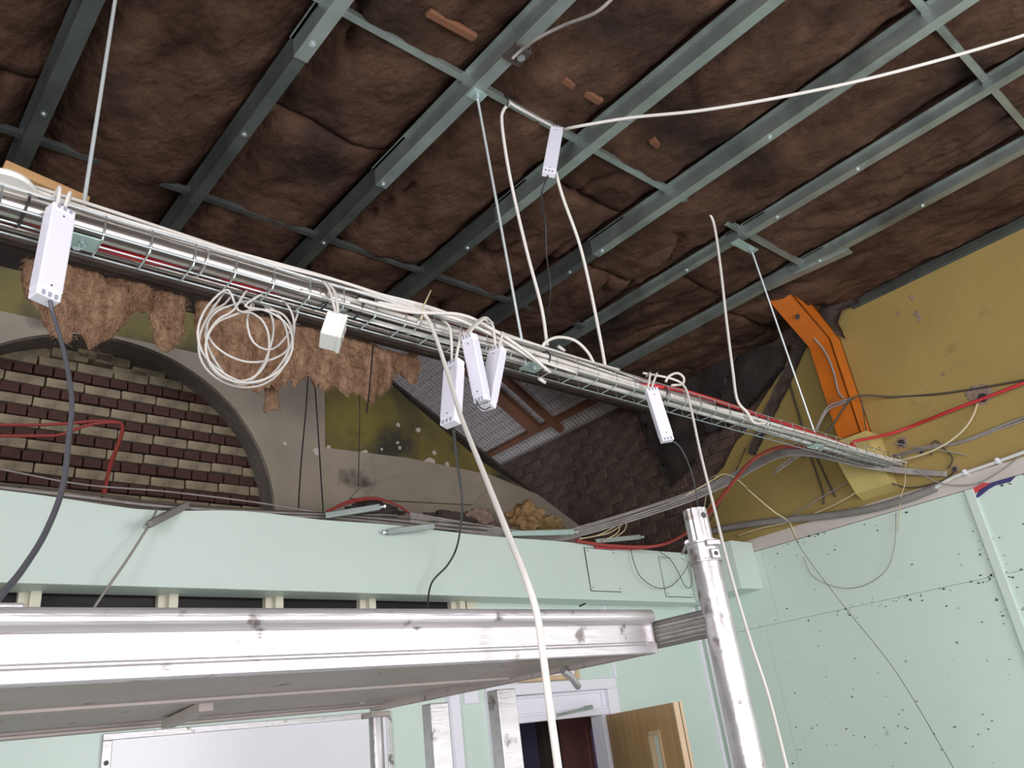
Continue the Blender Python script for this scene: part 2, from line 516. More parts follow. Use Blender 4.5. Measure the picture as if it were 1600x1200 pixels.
# doorway in the mint wall: architrave, solid overpanel, open oak leaf
MB().box(3.66, 3.80, YF - 0.14, YF - 0.085, 0, z0(0.28)).build('door_frame', M_dark, md)
d1 = thing('door_1', 'oak veneered door standing open in white frame with overpanel', 'door', (3.1, YB, 0))
del d1['category']
d1['kind'] = 'structure'
OZ = 0.108
fr = MB()
fr.box(DX0, DX1, YB - 0.022, YB + 0.06, z0(0.235), z0(DZ))
fr.box(3.47, DX1, YB - 0.022, YB + 0.06, 0, z0(0.235)).box(DX0, 2.70, YB - 0.022, YB + 0.06, 0, z0(0.235))
fr.build('architrave', M_upvc, d1, bevel=0.004)
MB().box(2.70, 3.47, YB - 0.005, YB + 0.08, z0(OZ), z0(0.137)).build('transom', M_upvc, d1, bevel=0.003)
MB().box(2.70, 3.47, YB + 0.02, YB + 0.05, z0(0.137), z0(0.235)).build('overpanel', M_upvc, d1)
for q in ((2.70, 3.47, 0.220, 0.235), (2.70, 3.47, 0.137, 0.15), (3.445, 3.47, 0.15, 0.22), (2.70, 2.72, 0.15, 0.22)):
    MB().box(q[0], q[1], YB + 0.004, YB + 0.022, z0(q[2]), z0(q[3])).build('bead', M_upvc, d1, bevel=0.002)
MB().box(3.42, 3.47, YB, YB + 0.09, 0, z0(OZ)).build('jamb', M_upvc, d1, bevel=0.003)
MB().box(2.70, 2.74, YB, YB + 0.09, 0, z0(OZ)).build('jamb', M_upvc, d1, bevel=0.003)
a_ = math.radians(-23)
hx, hy = 3.42, 3.15
ld, ln = Vector((math.sin(a_), -math.cos(a_), 0)), Vector((math.cos(a_), math.sin(a_), 0))
UPV = Vector((0, 0, 1))


def leafbox(u0, u1, w0, w1, zz0, zz1):
    c = Vector((hx, hy, 0)) + ld * ((u0 + u1) / 2) + ln * ((w0 + w1) / 2) + UPV * ((zz0 + zz1) / 2)
    return MB().obox(c, ld, ln, UPV, (u1 - u0) / 2, (w1 - w0) / 2, (zz1 - zz0) / 2)


lt = z0(OZ) - 0.004
vp0, vp1, vt, vb = 0.46, 0.58, lt - 0.105, lt - 1.2
leaf = leafbox(0.004, vp0, 0.002, 0.042, 0.01, lt).build('leaf', M_oak, d1)
leafbox(vp1, 0.752, 0.002, 0.042, 0.01, lt).build('leaf_stile', M_oak, leaf)
leafbox(vp0, vp1, 0.002, 0.042, vt, lt).build('leaf_top', M_oak, leaf)
leafbox(vp0, vp1, 0.002, 0.042, 0.01, vb).build('leaf_bottom', M_oak, leaf)
leafbox(0.752, 0.76, 0.0, 0.026, 0.01, lt).build('lipping', M_oakl, leaf)
leafbox(0.752, 0.757, 0.026, 0.031, 0.01, lt).build('intumescent_strip', M_blackc, leaf)
leafbox(0.752, 0.76, 0.031, 0.044, 0.01, lt).build('lipping', M_oakl, leaf)
for u in ((vp0, vp0 + 0.018), (vp1 - 0.018, vp1)):
    leafbox(u[0], u[1], -0.006, 0.046, vb, vt).build('bead', M_oakl, leaf)
leafbox(vp0, vp1, -0.006, 0.046, vt - 0.018, vt).build('bead', M_oakl, leaf)
leafbox(vp0 + 0.018, vp1 - 0.018, 0.018, 0.026, vb, vt - 0.018).build('vision_pane', M_mint, leaf)
arm = MB()
pa, pb = V(3.02, YB - 0.05, 0.125), V(3.30, YB - 0.045, 0.150)
arm.bar(pa, pb, 0.018, 0.012)
arm.bar(V(3.30, YB - 0.045, 0.150), V(3.30, YB, 0.150), 0.02, 0.02)
clo = arm.build('closer_arm', M_galv, d1)
MB().disc(pa, UPV, 0.013, 0.02).build('pivot', M_galv, clo)

# framed board leaning above the doorway
sg = thing('framed_notice', 'cream framed board fixed above the doorway, half hidden by platform', 'notice', V(3.05, YB, 0.31))
MB().box(2.86, 3.24, YB - 0.018, YB - 0.004, z0(0.315), z0(0.43)).build('board', M_upvc, sg)
for q in ((2.84, 3.26, 0.295, 0.318), (2.84, 3.26, 0.425, 0.445), (3.238, 3.26, 0.318, 0.425), (2.84, 2.862, 0.318, 0.425)):
    MB().box(q[0], q[1], YB - 0.03, YB - 0.0, z0(q[2]), z0(q[3])).build('frame_bar', M_oakl, sg)

# whiteboard and trunking on the mint wall
wbt = thing('whiteboard', 'large whiteboard with aluminium frame on the mint back wall', 'whiteboard', V(1.48, YB, -1.0))
MB().box(0.94, 2.05, YB - 0.014, YB - 0.001, z0(-1.0), z0(0.205)).build('panel', M_wb, wbt)
for q in ((0.915, 2.075, 0.19, 0.212), (0.915, 2.075, -1.0, -0.98), (0.915, 0.945, -0.98, 0.19), (2.05, 2.075, -0.98, 0.19)):
    MB().box(q[0], q[1], YB - 0.02, YB - 0.0, z0(q[2]), z0(q[3])).build('frame_bar', M_alu, wbt, bevel=0.002)
MB().disc(V(0.93, YB - 0.021, 0.12), (0, 1, 0), 0.008, 0.004).build('screw', M_putty, wbt)
tr = thing('wall_trunking', 'white vertical cable trunking beside the doorway', 'trunking', V(2.42, YB, FL))
MB().box(2.385, 2.445, YB - 0.03, YB, 0, z0(0.36)).build('channel', M_upvc, tr)
MB().box(2.39, 2.44, YB - 0.036, YB - 0.028, 0, z0(0.36)).build('cover', M_drv2, tr)
sw = thing('wall_switch', 'small white switch plate right of the trunking', 'switch', V(2.53, YB, 0.24))
MB().box(2.49, 2.575, YB - 0.012, YB, z0(0.215), z0(0.30)).build('plate', M_upvc, sw, bevel=0.003)
MB().box(2.522, 2.543, YB - 0.017, YB - 0.01, z0(0.245), z0(0.27)).build('rocker', M_drv2, sw)

# ------------------------------------------------------------------ right wall
wr_ = struct(MB().box(XR + 0.03, XR + 0.15, YN, 6.4, 0, z0(2.225)).build('wall_right', M_soot_mortar), 'right wall: mint boards below, yellow plaster above, bare sooty brick beyond')
ZJ, ZT = 0.485, 0.92
YS = 1.36
for (ya, yb_, za, zb) in ((YN, YS - 0.004, FL, ZJ - 0.0008), (YN, YS - 0.004, ZJ + 0.0008, ZT), (YS + 0.004, 2.6985, FL, ZJ - 0.0008), (YS + 0.004, 2.6025, ZJ + 0.0008, ZT), (2.70, YB, FL, ZJ - 0.0008), (2.604, YB, ZJ + 0.0008, ZT)):
    MB().box(XR - 0.02, XR + 0.035, ya, yb_, z0(za), z0(zb)).build('wall_board', M_mintw, wr_)
MB().box(XR - 0.034, XR - 0.018, YS - 0.022, YS + 0.022, 0, z0(ZT - 0.0)).build('cover_strip', M_mint, wr_, bevel=0.003)
MB().box(XR - 0.034, XR - 0.018, YB - 0.05, YB - 0.03, 0, z0(0.69)).build('cover_strip', M_upvc, wr_, bevel=0.003)
MB().box(XR - 0.016, XR + 0.035, YN, YB, z0(ZT + 0.004), z0(1.0)).build('ledge_board', M_ledge, wr_)
# dried putty, pin holes and torn scraps over the boards
pm = MB()
rng = random.Random(3)


def blob(mb, y, z, r):
    k = rng.randint(5, 7)
    a0 = rng.random() * 6
    ring = [(XR - 0.0235, y + math.cos(a0 + 6.283 * i / k) * r * rng.uniform(0.5, 1.3), z0(z) + math.sin(a0 + 6.283 * i / k) * r * rng.uniform(0.4, 1.1)) for i in range(k)]
    base = [(XR - 0.0195, p[1], p[2]) for p in ring]
    mb.add(ring + base, [tuple(range(k))] + [(i, (i + 1) % k, k + (i + 1) % k, k + i) for i in range(k)])


for i in range(70):
    blob(pm, rng.uniform(1.0, 2.75), rng.uniform(-0.35, 0.88), rng.choice((0.002, 0.003, 0.003, 0.005)))
for i in range(45):
    blob(pm, rng.gauss(1.75, 0.35), ZJ + rng.gauss(-0.01, 0.02), rng.choice((0.003, 0.004, 0.006)))
for i in range(30):
    blob(pm, YS + rng.choice((-1, 1)) * (0.03 + abs(rng.gauss(0, 0.02))), rng.uniform(-0.1, 0.75), rng.choice((0.003, 0.004, 0.007)))
for i in range(14):
    blob(pm, rng.uniform(1.1, 2.5), ZT - abs(rng.gauss(0.01, 0.02)), rng.choice((0.004, 0.007, 0.009)))
for i in range(26):
    blob(pm, rng.uniform(1.6, 2.7), -0.14 + rng.gauss(0, 0.05), 0.004)
pmo = pm.build('putty_marks', M_putty, wr_)
pmo['kind'] = 'stuff'

# yellow plaster coat with its broken edge
XY = XR - 0.012


def yz(px, py):
    p = P(px, py, X=XY)
    return (p.y, p.z)


edge_px = [(1088, 838), (1098, 800), (1112, 775), (1120, 745), (1128, 728), (1140, 706), (1152, 690), (1165, 676), (1178, 655), (1190, 628), (1205, 604), (1222, 575), (1240, 555), (1262, 530), (1282, 515), (1290, 500)]
rng = random.Random(5)
edge = []
for (x, y) in edge_px:
    edge.append(yz(x + rng.uniform(-4, 4), y + rng.uniform(-3, 3)))
outl = [(YN, z0(1.0)), (YN, z0(H + 0.03)), (1.72, z0(H + 0.03))] + list(reversed(edge)) + [(2.98, z0(1.0))]
me = poly_prism(outl, lambda a, b: (XY, a, b), Vector((0.05, 0, 0)))
obj('plaster_coat', me, M_yellow, wr_)
# blown holes around the old cable entries
for i, (px, py, rr) in enumerate(((1530, 618, 0.062), (1409, 692, 0.034), (1441, 708, 0.018), (1492, 733, 0.02))):
    c = P(px, py, X=XY)
    mb = MB()
    k = 14
    ring = []
    for j in range(k):
        rj = rr * (0.8 + 0.35 * rng.random())
        ring.append((XY - 0.003, c.y + math.cos(6.283 * j / k) * rj, c.z + math.sin(6.283 * j / k) * rj))
    inner = [(XY - 0.0045, c.y + (p[1] - c.y) * 0.86, c.z + (p[2] - c.z) * 0.86) for p in ring]
    mb.add(ring + inner, [(j, (j + 1) % k, k + (j + 1) % k, k + j) for j in range(k)] + [tuple(range(k, 2 * k))])
    hp = mb.build('exposed_patch', M_raw, wr_)
    cc = c + Vector((0, -0.012, -0.018)) if rr > 0.05 else c
    MB().disc((XY - 0.006, cc.y, cc.z), (1, 0, 0), rr * (0.38 if rr > 0.05 else 0.55), 0.004).build('cable_hole', M_hole, hp)
ch = MB()
for (px, py, s) in ((1425, 465, 0.02), (1433, 490, 0.016), (1404, 490, 0.012), (1437, 498, 0.014), (1385, 455, 0.012), (1474, 585, 0.01), (1442, 601, 0.006), (1339, 452, 0.006)):
    c = P(px, py, X=XY)
    k = 6
    ring = [(XY - 0.003, c.y + math.cos(6.283 * j / k) * s * rng.uniform(0.5, 1), c.z + math.sin(6.283 * j / k) * s * rng.uniform(0.7, 1.6)) for j in range(k)]
    ch.add(ring + [(XY + 0.001, p[1], p[2]) for p in ring], [tuple(range(k))] + [(i, (i + 1) % k, k + (i + 1) % k, k + i) for i in range(k)])
ch.build('chipped_paint', M_raw, wr_)['kind'] = 'stuff'

# bare sooty bricks beyond the plaster
rng = random.Random(11)
sb = [MB().box(0, 0.055, 0, 0.213, 0, 0.066).mesh('sooty_brick_a')]
bm = bmesh.new()
for variant in range(4):
    bm = bmesh.new()
    bmesh.ops.create_cube(bm, size=1)
    bmesh.ops.bevel(bm, geom=list(bm.edges), offset=0.06, segments=1, affect='EDGES')
    for v in bm.verts:
        v.co = Vector((v.co.x * 0.06 + rng.uniform(-0.004, 0.004), v.co.y * 0.214 + rng.uniform(-0.006, 0.006), v.co.z * 0.067 + rng.uniform(-0.005, 0.005)))
    me = bpy.data.meshes.new('sooty_brick')
    bm.to_mesh(me)
    bm.free()
    me.materials.append(M_soot_brick)
    sb.append(me)
row = 0
z = 1.02
while z < 2.17:
    y = 2.05 + (0.112 if row % 2 else 0)
    while y < 5.9:
        vis = (y < 3.9) or (z > 1.55)
        # behind the plaster coat nothing shows
        if vis and not (y < 2.75 and z < 1.55) and not (y < 2.3 and z < 1.95) and y > 2.0:
            o = obj('brick', sb[1 + rng.randint(0, 3)], None, wr_, loc=V(XR + 0.053 + rng.uniform(-0.010, 0.008), y + rng.uniform(-0.012, 0.012), z + 0.0375 + rng.uniform(-0.006, 0.006)))
        y += 0.225
    z += 0.075
    row += 1

# black torn lining against the wall, near the ceiling edge
def sheet(name, pts_px, X, mat_, label=None, parent=None, amp=0.03, thick=0.004, seed=0):
    """hanging sheet: outline given where it lies, then rumpled out of plane"""
    q = [P(x, y, X=X) for x, y in pts_px]
    bm = bmesh.new()
    f = bm.faces.new([bm.verts.new(p) for p in q])
    bmesh.ops.triangulate(bm, faces=bm.faces)
    for _ in range(4):
        bmesh.ops.subdivide_edges(bm, edges=[e for e in bm.edges if e.calc_length() > 0.05], cuts=1, use_grid_fill=False)
        bmesh.ops.triangulate(bm, faces=bm.faces)
    for v in bm.verts:
        v.co.x += -abs(amp) * (0.5 + noise.noise((v.co.y * 6, v.co.z * 6, seed)))
        v.co.y += 0.01 * noise.noise((v.co.z * 22, v.co.y * 22, seed + 3))
    bm.verts.index_update()
    fr_ = [tuple(v.co) for v in bm.verts]
    n_ = len(fr_)
    tri = [tuple(v.index for v in f.verts) for f in bm.faces]
    rim = [(e.verts[0].index, e.verts[1].index) for e in bm.edges if e.is_boundary]
    bm.free()
    mb = MB().add(fr_ + [(x + thick, y, z) for x, y, z in fr_], tri + [tuple(i + n_ for i in reversed(t)) for t in tri] + [(a, b, b + n_, a + n_) for a, b in rim])
    me = mb.mesh(name)
    return obj(name, me, mat_, parent, True)


s1 = sheet('torn_lining', [(985, 610), (1100, 560), (1160, 545), (1235, 540), (1225, 575), (1190, 620), (1160, 650), (1128, 672), (1085, 690), (1083, 728), (1068, 745), (1050, 762), (1036, 745), (1034, 712), (1015, 700), (1005, 660)], XR - 0.03, M_black, amp=0.03, seed=2)
tag(s1, 'black torn membrane hanging over the dark brick beside yellow plaster', 'membrane')
s2 = sheet('torn_lining', [(1240, 470), (1300, 462), (1345, 470), (1318, 486), (1313, 505), (1321, 530), (1300, 520), (1270, 512), (1255, 500)], XR - 0.06, M_dark, amp=0.03, seed=6)
tag(s2, 'brown torn membrane flap above the orange steel column', 'membrane')
s3 = sheet('torn_lining', [(1250, 535), (1266, 530), (1235, 600), (1205, 660), (1180, 712), (1168, 708), (1195, 640), (1225, 580)], XR - 0.03, M_dark, amp=0.012, seed=9)
tag(s3, 'narrow dark strip of membrane stuck on yellow plaster left of orange column', 'membrane')

# ------------------------------------------------------------------ old far wall with the bricked-up arch
AC, AR, AB = (1.07, 1.31), 0.905, 0.75
arch = [(AC[0] - AR, AB)] + [(AC[0] - AR * math.cos(t), AC[1] + AR * math.sin(t)) for t in [math.pi * i / 40 for i in range(41)]] + [(AC[0] + AR, AB)]
rake = [(4.47, 1.47), (4.04, 1.685), (3.575, 1.868), (3.254, 2.056), (2.948, 2.249), (2.60, 2.50)]
core = [(XL, AB)] + arch + [(4.47, AB)] + rake + [(XL, 2.50)]
wf = struct(obj('wall_far', poly_prism(core, lambda a, b: (a, YF + 0.03, z0(b)), Vector((0, 0.2, 0))), M_olive), 'old wall with bricked-up arch, pale render and olive paint above')
rend = [(XL, AB)] + arch + [(4.44, AB), (4.44, 1.47), (4.04, 1.675), (3.60, 1.772), (2.913, 1.80), (2.296, 1.782), (2.307, 2.47), (1.95, 2.47), (1.90, 2.235), (XL, 2.225)]
rd = obj('pale_render', poly_prism(rend, lambda a, b: (a, YF, z0(b)), Vector((0, 0.05, 0))), M_pale, wf)
obj('arch_backing', MB().box(0.0, 2.15, YF + 0.20, YF + 0.27, z0(AB), z0(2.4)).mesh('arch_backing'), M_mortar, wf)
MB().bar(V(4.47, YF + 0.10, 1.46), V(2.7, YF + 0.10, 2.42), 0.16, 0.02, Vector((0.5, 0, 1))).build('rake_capping', M_dark, wf)
rv = MB()
av = []
for (x, z) in arch:
    dx_, dz_ = AC[0] - x, max(0, AC[1] - z) if z < AC[1] else AC[1] - z
    if z < AC[1]:
        dz_ = 0
    l_ = math.hypot(dx_, dz_)
    q_ = (x + dx_ / l_ * 0.008, z + dz_ / l_ * 0.008)
    av += [V(q_[0], YF + 0.012, q_[1]), V(q_[0], YF + 0.2, q_[1]), V(x, YF + 0.2, z), V(x, YF + 0.012, z)]
na = len(arch)
rv.add(av, [(k * 4 + q, k * 4 + (q + 1) % 4, k * 4 + 4 + (q + 1) % 4, k * 4 + 4 + q) for k in range(na - 1) for q in range(4)])
rv.build('arch_reveal', M_reveal, wf)
rng = random.Random(21)


def brick_mesh(w, h, d, seed, m):
    r = random.Random(seed)
    bm = bmesh.new()
    bmesh.ops.create_cube(bm, size=1)
    for v in bm.verts:
        v.co = Vector((v.co.x * w + r.uniform(-0.002, 0.002), v.co.y * d, v.co.z * h + r.uniform(-0.002, 0.002)))
    bmesh.ops.bevel(bm, geom=list(bm.edges), offset=0.003, segments=1, affect='EDGES')
    me = bpy.data.meshes.new('brick')
    bm.to_mesh(me)
    bm.free()
    me.materials.append(m)
    return me


cb = [brick_mesh(0.174, 0.051, 0.07, i, M_cream_brick) for i in range(4)]
rb = [brick_mesh(0.083, 0.050, 0.07, i + 9, M_red_brick) for i in range(4)]


def in_arch(x, z, m=0.04):
    if x > AC[0] + AR + m or x < 0.42:
        return False
    return z < AC[1] or (x - AC[0]) ** 2 + (z - AC[1]) ** 2 < (AR + m) ** 2


ztop = 2.112
for k in range(11):
    zc = ztop - 0.1155 * k
    x = 0.46 - (0.06 if k % 2 else 0.0)
    for zz, w, ms in ((zc - 0.027, 0.182, cb), (zc - 0.027 - 0.0577, 0.091, rb)):
        xx = 0.3 + (0.045 if k % 2 else 0) + (0.03 if w < 0.1 else 0)
        while xx < 2.05:
            if in_arch(xx, zz, 0.03 if w > 0.1 else 0.05):
                big = k == 0 and w > 0.1
                obj('brick', ms[rng.randint(0, 3)], None, wf, loc=V(xx, YF + 0.185 + rng.uniform(-0.006, 0.006), zz + rng.uniform(-0.002, 0.002)))
            xx += w
for xx, zz in ((0.72, 2.135), (0.90, 2.150), (1.02, 2.175), (1.11, 2.165), (1.30, 2.128), (1.20, 2.11)):
    obj('brick', cb[rng.randint(0, 3)], None, wf, loc=V(xx, YF + 0.19, zz))
# plaster scabs and damage along the foot of the olive paint
sc = MB()
for (px, py, s) in ((516, 700, 0.03), (572, 706, 0.035), (625, 662, 0.02), (657, 670, 0.025), (600, 700, 0.014), (676, 722, 0.06), (702, 724, 0.03), (682, 706, 0.02), (625, 690, 0.016), (628, 698, 0.02), (494, 706, 0.03), (445, 693, 0.02)):
    c = P(px, py, Y=YF)
    k = 7
    yy = YF + 0.022 if px > 506 else YF - 0.004
    ring = [(c.x + math.cos(6.283 * j / k) * s * rng.uniform(0.4, 1), yy, c.z + math.sin(6.283 * j / k) * s * rng.uniform(0.4, 1)) for j in range(k)]
    sc.add(ring + [(p[0], yy + 0.012, p[2]) for p in ring], [tuple(range(k))] + [(i, (i + 1) % k, k + (i + 1) % k, k + i) for i in range(k)])
sc.build('loose_plaster_scabs', M_dustp, wf)['kind'] = 'stuff'
# rough rendered haunch below the olive panel
hp = [P(560, 765, Y=YF), P(640, 738, Y=YF), P(760, 760, Y=YF), P(735, 790, Y=YF), P(640, 785, Y=YF), P(545, 780, Y=YF)]
obj('rough_haunch', poly_prism([(p.x, p.z) for p in hp], lambda a, b: (a, YF - 0.025, b), Vector((0, 0.04, 0))), M_pale, wf)

# ------------------------------------------------------------------ roof light beyond the raking wall
KS = 0.62
gz = lambda x: 2.25 + (4.52 - x) * KS
rl = thing('ceiling_rooflight', 'sloping wired glass roof light with brown timbers beyond the raking wall', 'rooflight', V(4.4, 4.8, 2.3))
del rl['category']
rl['kind'] = 'structure'
ups = Vector((KS, 0, 1)).normalized()
ys = [3.30, 4.27, 4.95, 5.60, 6.25]
for i in range(4):
    for (xa, xb) in ((4.52, 4.36), (4.36, 3.40), (3.40, 2.5)):
        MB().hexa([V(xa, ys[i], gz(xa)), V(xb, ys[i], gz(xb)), V(xb, ys[i + 1], gz(xb)), V(xa, ys[i + 1], gz(xa)),
                   V(xa, ys[i], gz(xa) + 0.008), V(xb, ys[i], gz(xb) + 0.008), V(xb, ys[i + 1], gz(xb) + 0.008), V(xa, ys[i + 1], gz(xa) + 0.008)]).build('pane', M_wired, rl)
for x in (4.36, 3.40):
    MB().bar(V(x, 3.35, gz(x) - 0.02), V(x, 6.25, gz(x) - 0.02), 0.045, 0.045, ups).build('purlin', M_timberd, rl)
for y, w_ in ((4.27, 0.12), (4.08, 0.05)):
    MB().bar(V(4.44 if w_ < 0.1 else 4.36, y, gz(4.44 if w_ < 0.1 else 4.36) - 0.035), V(2.5, y, gz(2.5) - 0.035), w_, 0.045, ups).build('rafter', M_timberd, rl)
MB().box(XR + 0.01, XR + 0.15, 3.3, 6.3, z0(2.215), z0(2.24)).build('wall_plate', M_soot_mortar, rl)
roof = MB()
roof.box(XL, 2.55, 3.2, 6.4, z0(3.52), z0(3.6)).box(2.4, 4.62, 3.15, 3.30, z0(2.30), z0(3.6)).box(XL, 4.62, 6.25, 6.4, 0, z0(3.6)).box(XL - 0.1, XL, 3.2, 6.4, 0, z0(3.6))
struct(roof.build('ceiling_void', M_dark), 'dark boarded roof void above the far wall')

# ------------------------------------------------------------------ insulated ceiling
ceil = struct(MB().box(XL - 0.1, 4.62, YN - 0.1, 3.26, z0(H + 0.26), z0(H + 0.30)).build('ceiling', M_dark), 'ceiling packed with sagging brown insulation between metal channels')
BX = [0.35, 0.93, 1.49, 2.06, 2.63, 3.20, 3.76]
strips = [-0.35] + BX + [4.52]
rng = random.Random(17)


def batt(x0, x1, y0, y1, seed, flat=False):
    st = 0.017 if not flat else 0.08
    nx, ny = max(2, int((x1 - x0) / st)), max(2, int((y1 - y0) / st))
    vs_, fs = [], []
    ph = seed * 1.37
    crack_amp = 0.05
    for j in range(ny + 1):
        y = y0 + (y1 - y0) * j / ny
        for i in range(nx + 1):
            x = x0 + (x1 - x0) * i / nx
            u, w = i / nx, j / ny
            e = min((x - x0), (x1 - x)) / 0.10
            g = min((y - y0), (y1 - y)) / 0.045 + 0.55 + 0.5 * noise.noise((x * 5, ph, 1))
            pil = (1 - math.exp(-max(0, e) * 1.6)) * (1 - math.exp(-max(0, g) * 2.0))
            n1 = noise.fractal((x * 2.2 + ph, y * 1.4, ph), 1.0, 2.1, 4)
            n2 = noise.fractal((x * 11, y * 7 + ph, ph), 0.9, 2.0, 4)
            # folds and splits: ridges of a warped noise field
            wx = x + 0.12 * noise.noise((x * 3, y * 3, ph))
            wy = y + 0.12 * noise.noise((x * 3 + 9, y * 3, ph))
            rg = abs(noise.noise((wx * 3.6 + ph, wy * 1.0, 3.3 + ph)))
            gate = max(0, noise.noise((x * 1.9, y * 1.6, 7 + ph)) + 0.0)
            crk = math.exp(-(rg / 0.045) ** 2) * min(1, gate * 3)
            drop = pil * (0.072 + 0.042 * n1) + 0.013 * n2 - 0.07 * crk
            vs_.append((x, y, z0(H + 0.075 - drop)))
    for j in range(ny):
        for i in range(nx):
            a = j * (nx + 1) + i
            fs.append((a, a + nx + 1, a + nx + 2, a + 1))
    # back and sides
    b = len(vs_)
    vs_ += [(x0, y0, z0(H + 0.2)), (x1, y0, z0(H + 0.2)), (x1, y1, z0(H + 0.2)), (x0, y1, z0(H + 0.2))]
    fs.append((b, b + 1, b + 2, b + 3))
    lo = [i for i in range(nx + 1)]
    hi = [ny * (nx + 1) + i for i in range(nx + 1)]
    le = [j * (nx + 1) for j in range(ny + 1)]
    ri = [j * (nx + 1) + nx for j in range(ny + 1)]
    fs.append(tuple(lo) + (b + 1, b))
    fs.append(tuple(reversed(hi)) + (b + 3, b + 2))
    fs.append(tuple(reversed(le)) + (b, b + 3))
    fs.append(tuple(ri) + (b + 2, b + 1))
    return MB().add(vs_, fs).build('insulation_batt', M_wool, ceil, True)


seed = 0
for i in range(len(strips) - 1):
    xa, xb = strips[i] + 0.012, strips[i + 1] - 0.012
    y = -0.35
    first = True
    while y < 3.10:
        ln_ = rng.uniform(2.0, 3.4)
        y2 = min(3.13, y + ln_)
        if 3.13 - y2 < 0.3:
            y2 = 3.13
        batt(xa, xb, y + 0.004, y2 - 0.004, seed)
        seed += 1
        y = y2
batt(XL, 4.5, YN, -0.36, 90, True)
batt(XL, -0.36, -0.35, 3.3, 91, True)

# the dark fascia board where the insulated ceiling stops
fas = MB().box(XL, 4.42, 3.12, 3.255, z0(2.085), z0(2.30)).build('trim_3', M_dark)
struct(fas, 'dark fascia board along the far edge of the insulated ceiling')
MB().box(XL, 4.42, 3.16, 3.20, z0(2.068), z0(2.085)).build('lower_batten', M_dark, fas)

# torn insulation hanging from that edge
def tuft(name, x0, x1, ztop_, prof, seed, mat_, label, y=3.34, th=0.07):
    nx = max(8, int((x1 - x0) / 0.012))
    nz = 22
    vs_, fs = [], []
    for side in (0, 1):
        for j in range(nz + 1):
            for i in range(nx + 1):
                x = x0 + (x1 - x0) * i / nx
                dep = prof(i / nx) * (1 + 0.38 * noise.noise((x * 13, seed, 0)) + 0.12 * noise.noise((x * 45, seed, 4)))
                t = j / nz
                taper = math.sqrt(max(0.0, 1 - t ** 2.2)) * min(1, 0.35 + 6 * min(i, nx - i) / nx)
                zz = ztop_ - dep * t
                bul = th * taper * (0.75 + 0.5 * noise.fractal((x * 9, zz * 9, seed + 2), 1.0, 2.0, 4)) + 0.015 * noise.noise((x * 45, zz * 30, seed))
                bul = max(bul, 0.002)
                dx = 0.02 * noise.noise((x * 14, zz * 14, seed + 7)) * t
                vs_.append((x + dx, y + (-bul if side == 0 else bul * 0.6), z0(zz)))
    n1 = (nx + 1) * (nz + 1)
    for j in range(nz):
        for i in range(nx):
            a = j * (nx + 1) + i
            fs.append((a, a + nx + 1, a + nx + 2, a + 1))
            fs.append((n1 + a, n1 + a + 1, n1 + a + nx + 2, n1 + a + nx + 1))
    for i in range(nx):
        fs.append((i, i + 1, n1 + i + 1, n1 + i))
        a = nz * (nx + 1) + i
        fs.append((a, n1 + a, n1 + a + 1, a + 1))
    for j in range(nz):
        a, b = j * (nx + 1), (j + 1) * (nx + 1)
        fs.append((a, n1 + a, n1 + b, b))
        a, b = a + nx, b + nx
        fs.append((a, b, n1 + b, n1 + a))
    o = tag(MB().add(vs_, fs).build(name, mat_, None, True), label, 'insulation', 'torn insulation hanging at the ceiling edge')
    fb = MB()
    rf = random.Random(int(seed * 10))
    for _ in range(int((x1 - x0) * 4200)):
        a = Vector(vs_[rf.randrange(n1)])
        L_ = rf.uniform(0.01, 0.05)
        d1_ = Vector((rf.gauss(0, 0.6), rf.uniform(-1, -0.1), rf.gauss(-0.6, 0.5))).normalized()
        sd_ = Vector((rf.gauss(0, 1), rf.gauss(0, 1), rf.gauss(0, 1))).normalized() * 0.0011
        m1 = a + d1_ * L_ * 0.5
        e1 = m1 + (d1_ + Vector((0, 0, -0.8))).normalized() * L_ * 0.6
        fb.add([a - sd_, a + sd_, m1 + sd_, m1 - sd_, e1], [(0, 1, 2, 3), (3, 2, 4)])
    fb.build('loose_fibres', mat_, o)['kind'] = 'stuff'
    return o


sm = lambda a, b, t: max(0, min(1, (t - a) / (b - a)))
tuft('insulation_tuft', 0.50, 1.02, 2.11, lambda t: 0.11 + 0.25 * math.sin(math.pi * min(1, t * 1.15)) ** 0.8, 1.0, M_tuft, 'broad torn clump of brown insulation above top of brick arch')
tuft('insulation_tuft', 1.02, 1.17, 2.11, lambda t: 0.18 + 0.12 * math.sin(math.pi * t), 4.0, M_tuft, 'thin torn strand of insulation left of the cable coil', th=0.045)
tuft('insulation_tuft', 1.22, 1.73, 2.11, lambda t: 0.15 + 0.26 * math.sin(math.pi * min(1, t * 0.9)) ** 0.7, 7.0, M_tuft, 'torn clump of brown insulation hanging behind the cable coil')
tuft('insulation_tuft', 1.69, 2.25, 2.11, lambda t: 0.22 + 0.10 * math.sin(math.pi * (t * 0.8 + 0.15)) + 0.06 * math.exp(-((t - 0.82) / 0.09) ** 2), 12.0, M_tuft, 'torn clump of orange-brown insulation below the white socket box')
tuft('insulation_tuft', 2.21, 2.52, 2.11, lambda t: 0.24 - 0.15 * t + 0.05 * math.sin(9 * t), 15.0, M_tuft, 'ragged insulation at head of raking wall, left of hanging drivers', y=3.36, th=0.05)
tuft('insulation_tuft', 1.60, 1.67, 2.0, lambda t: 0.36, 19.0, M_tuft, 'long wisp of insulation over pale render right of coil', y=3.40, th=0.02)

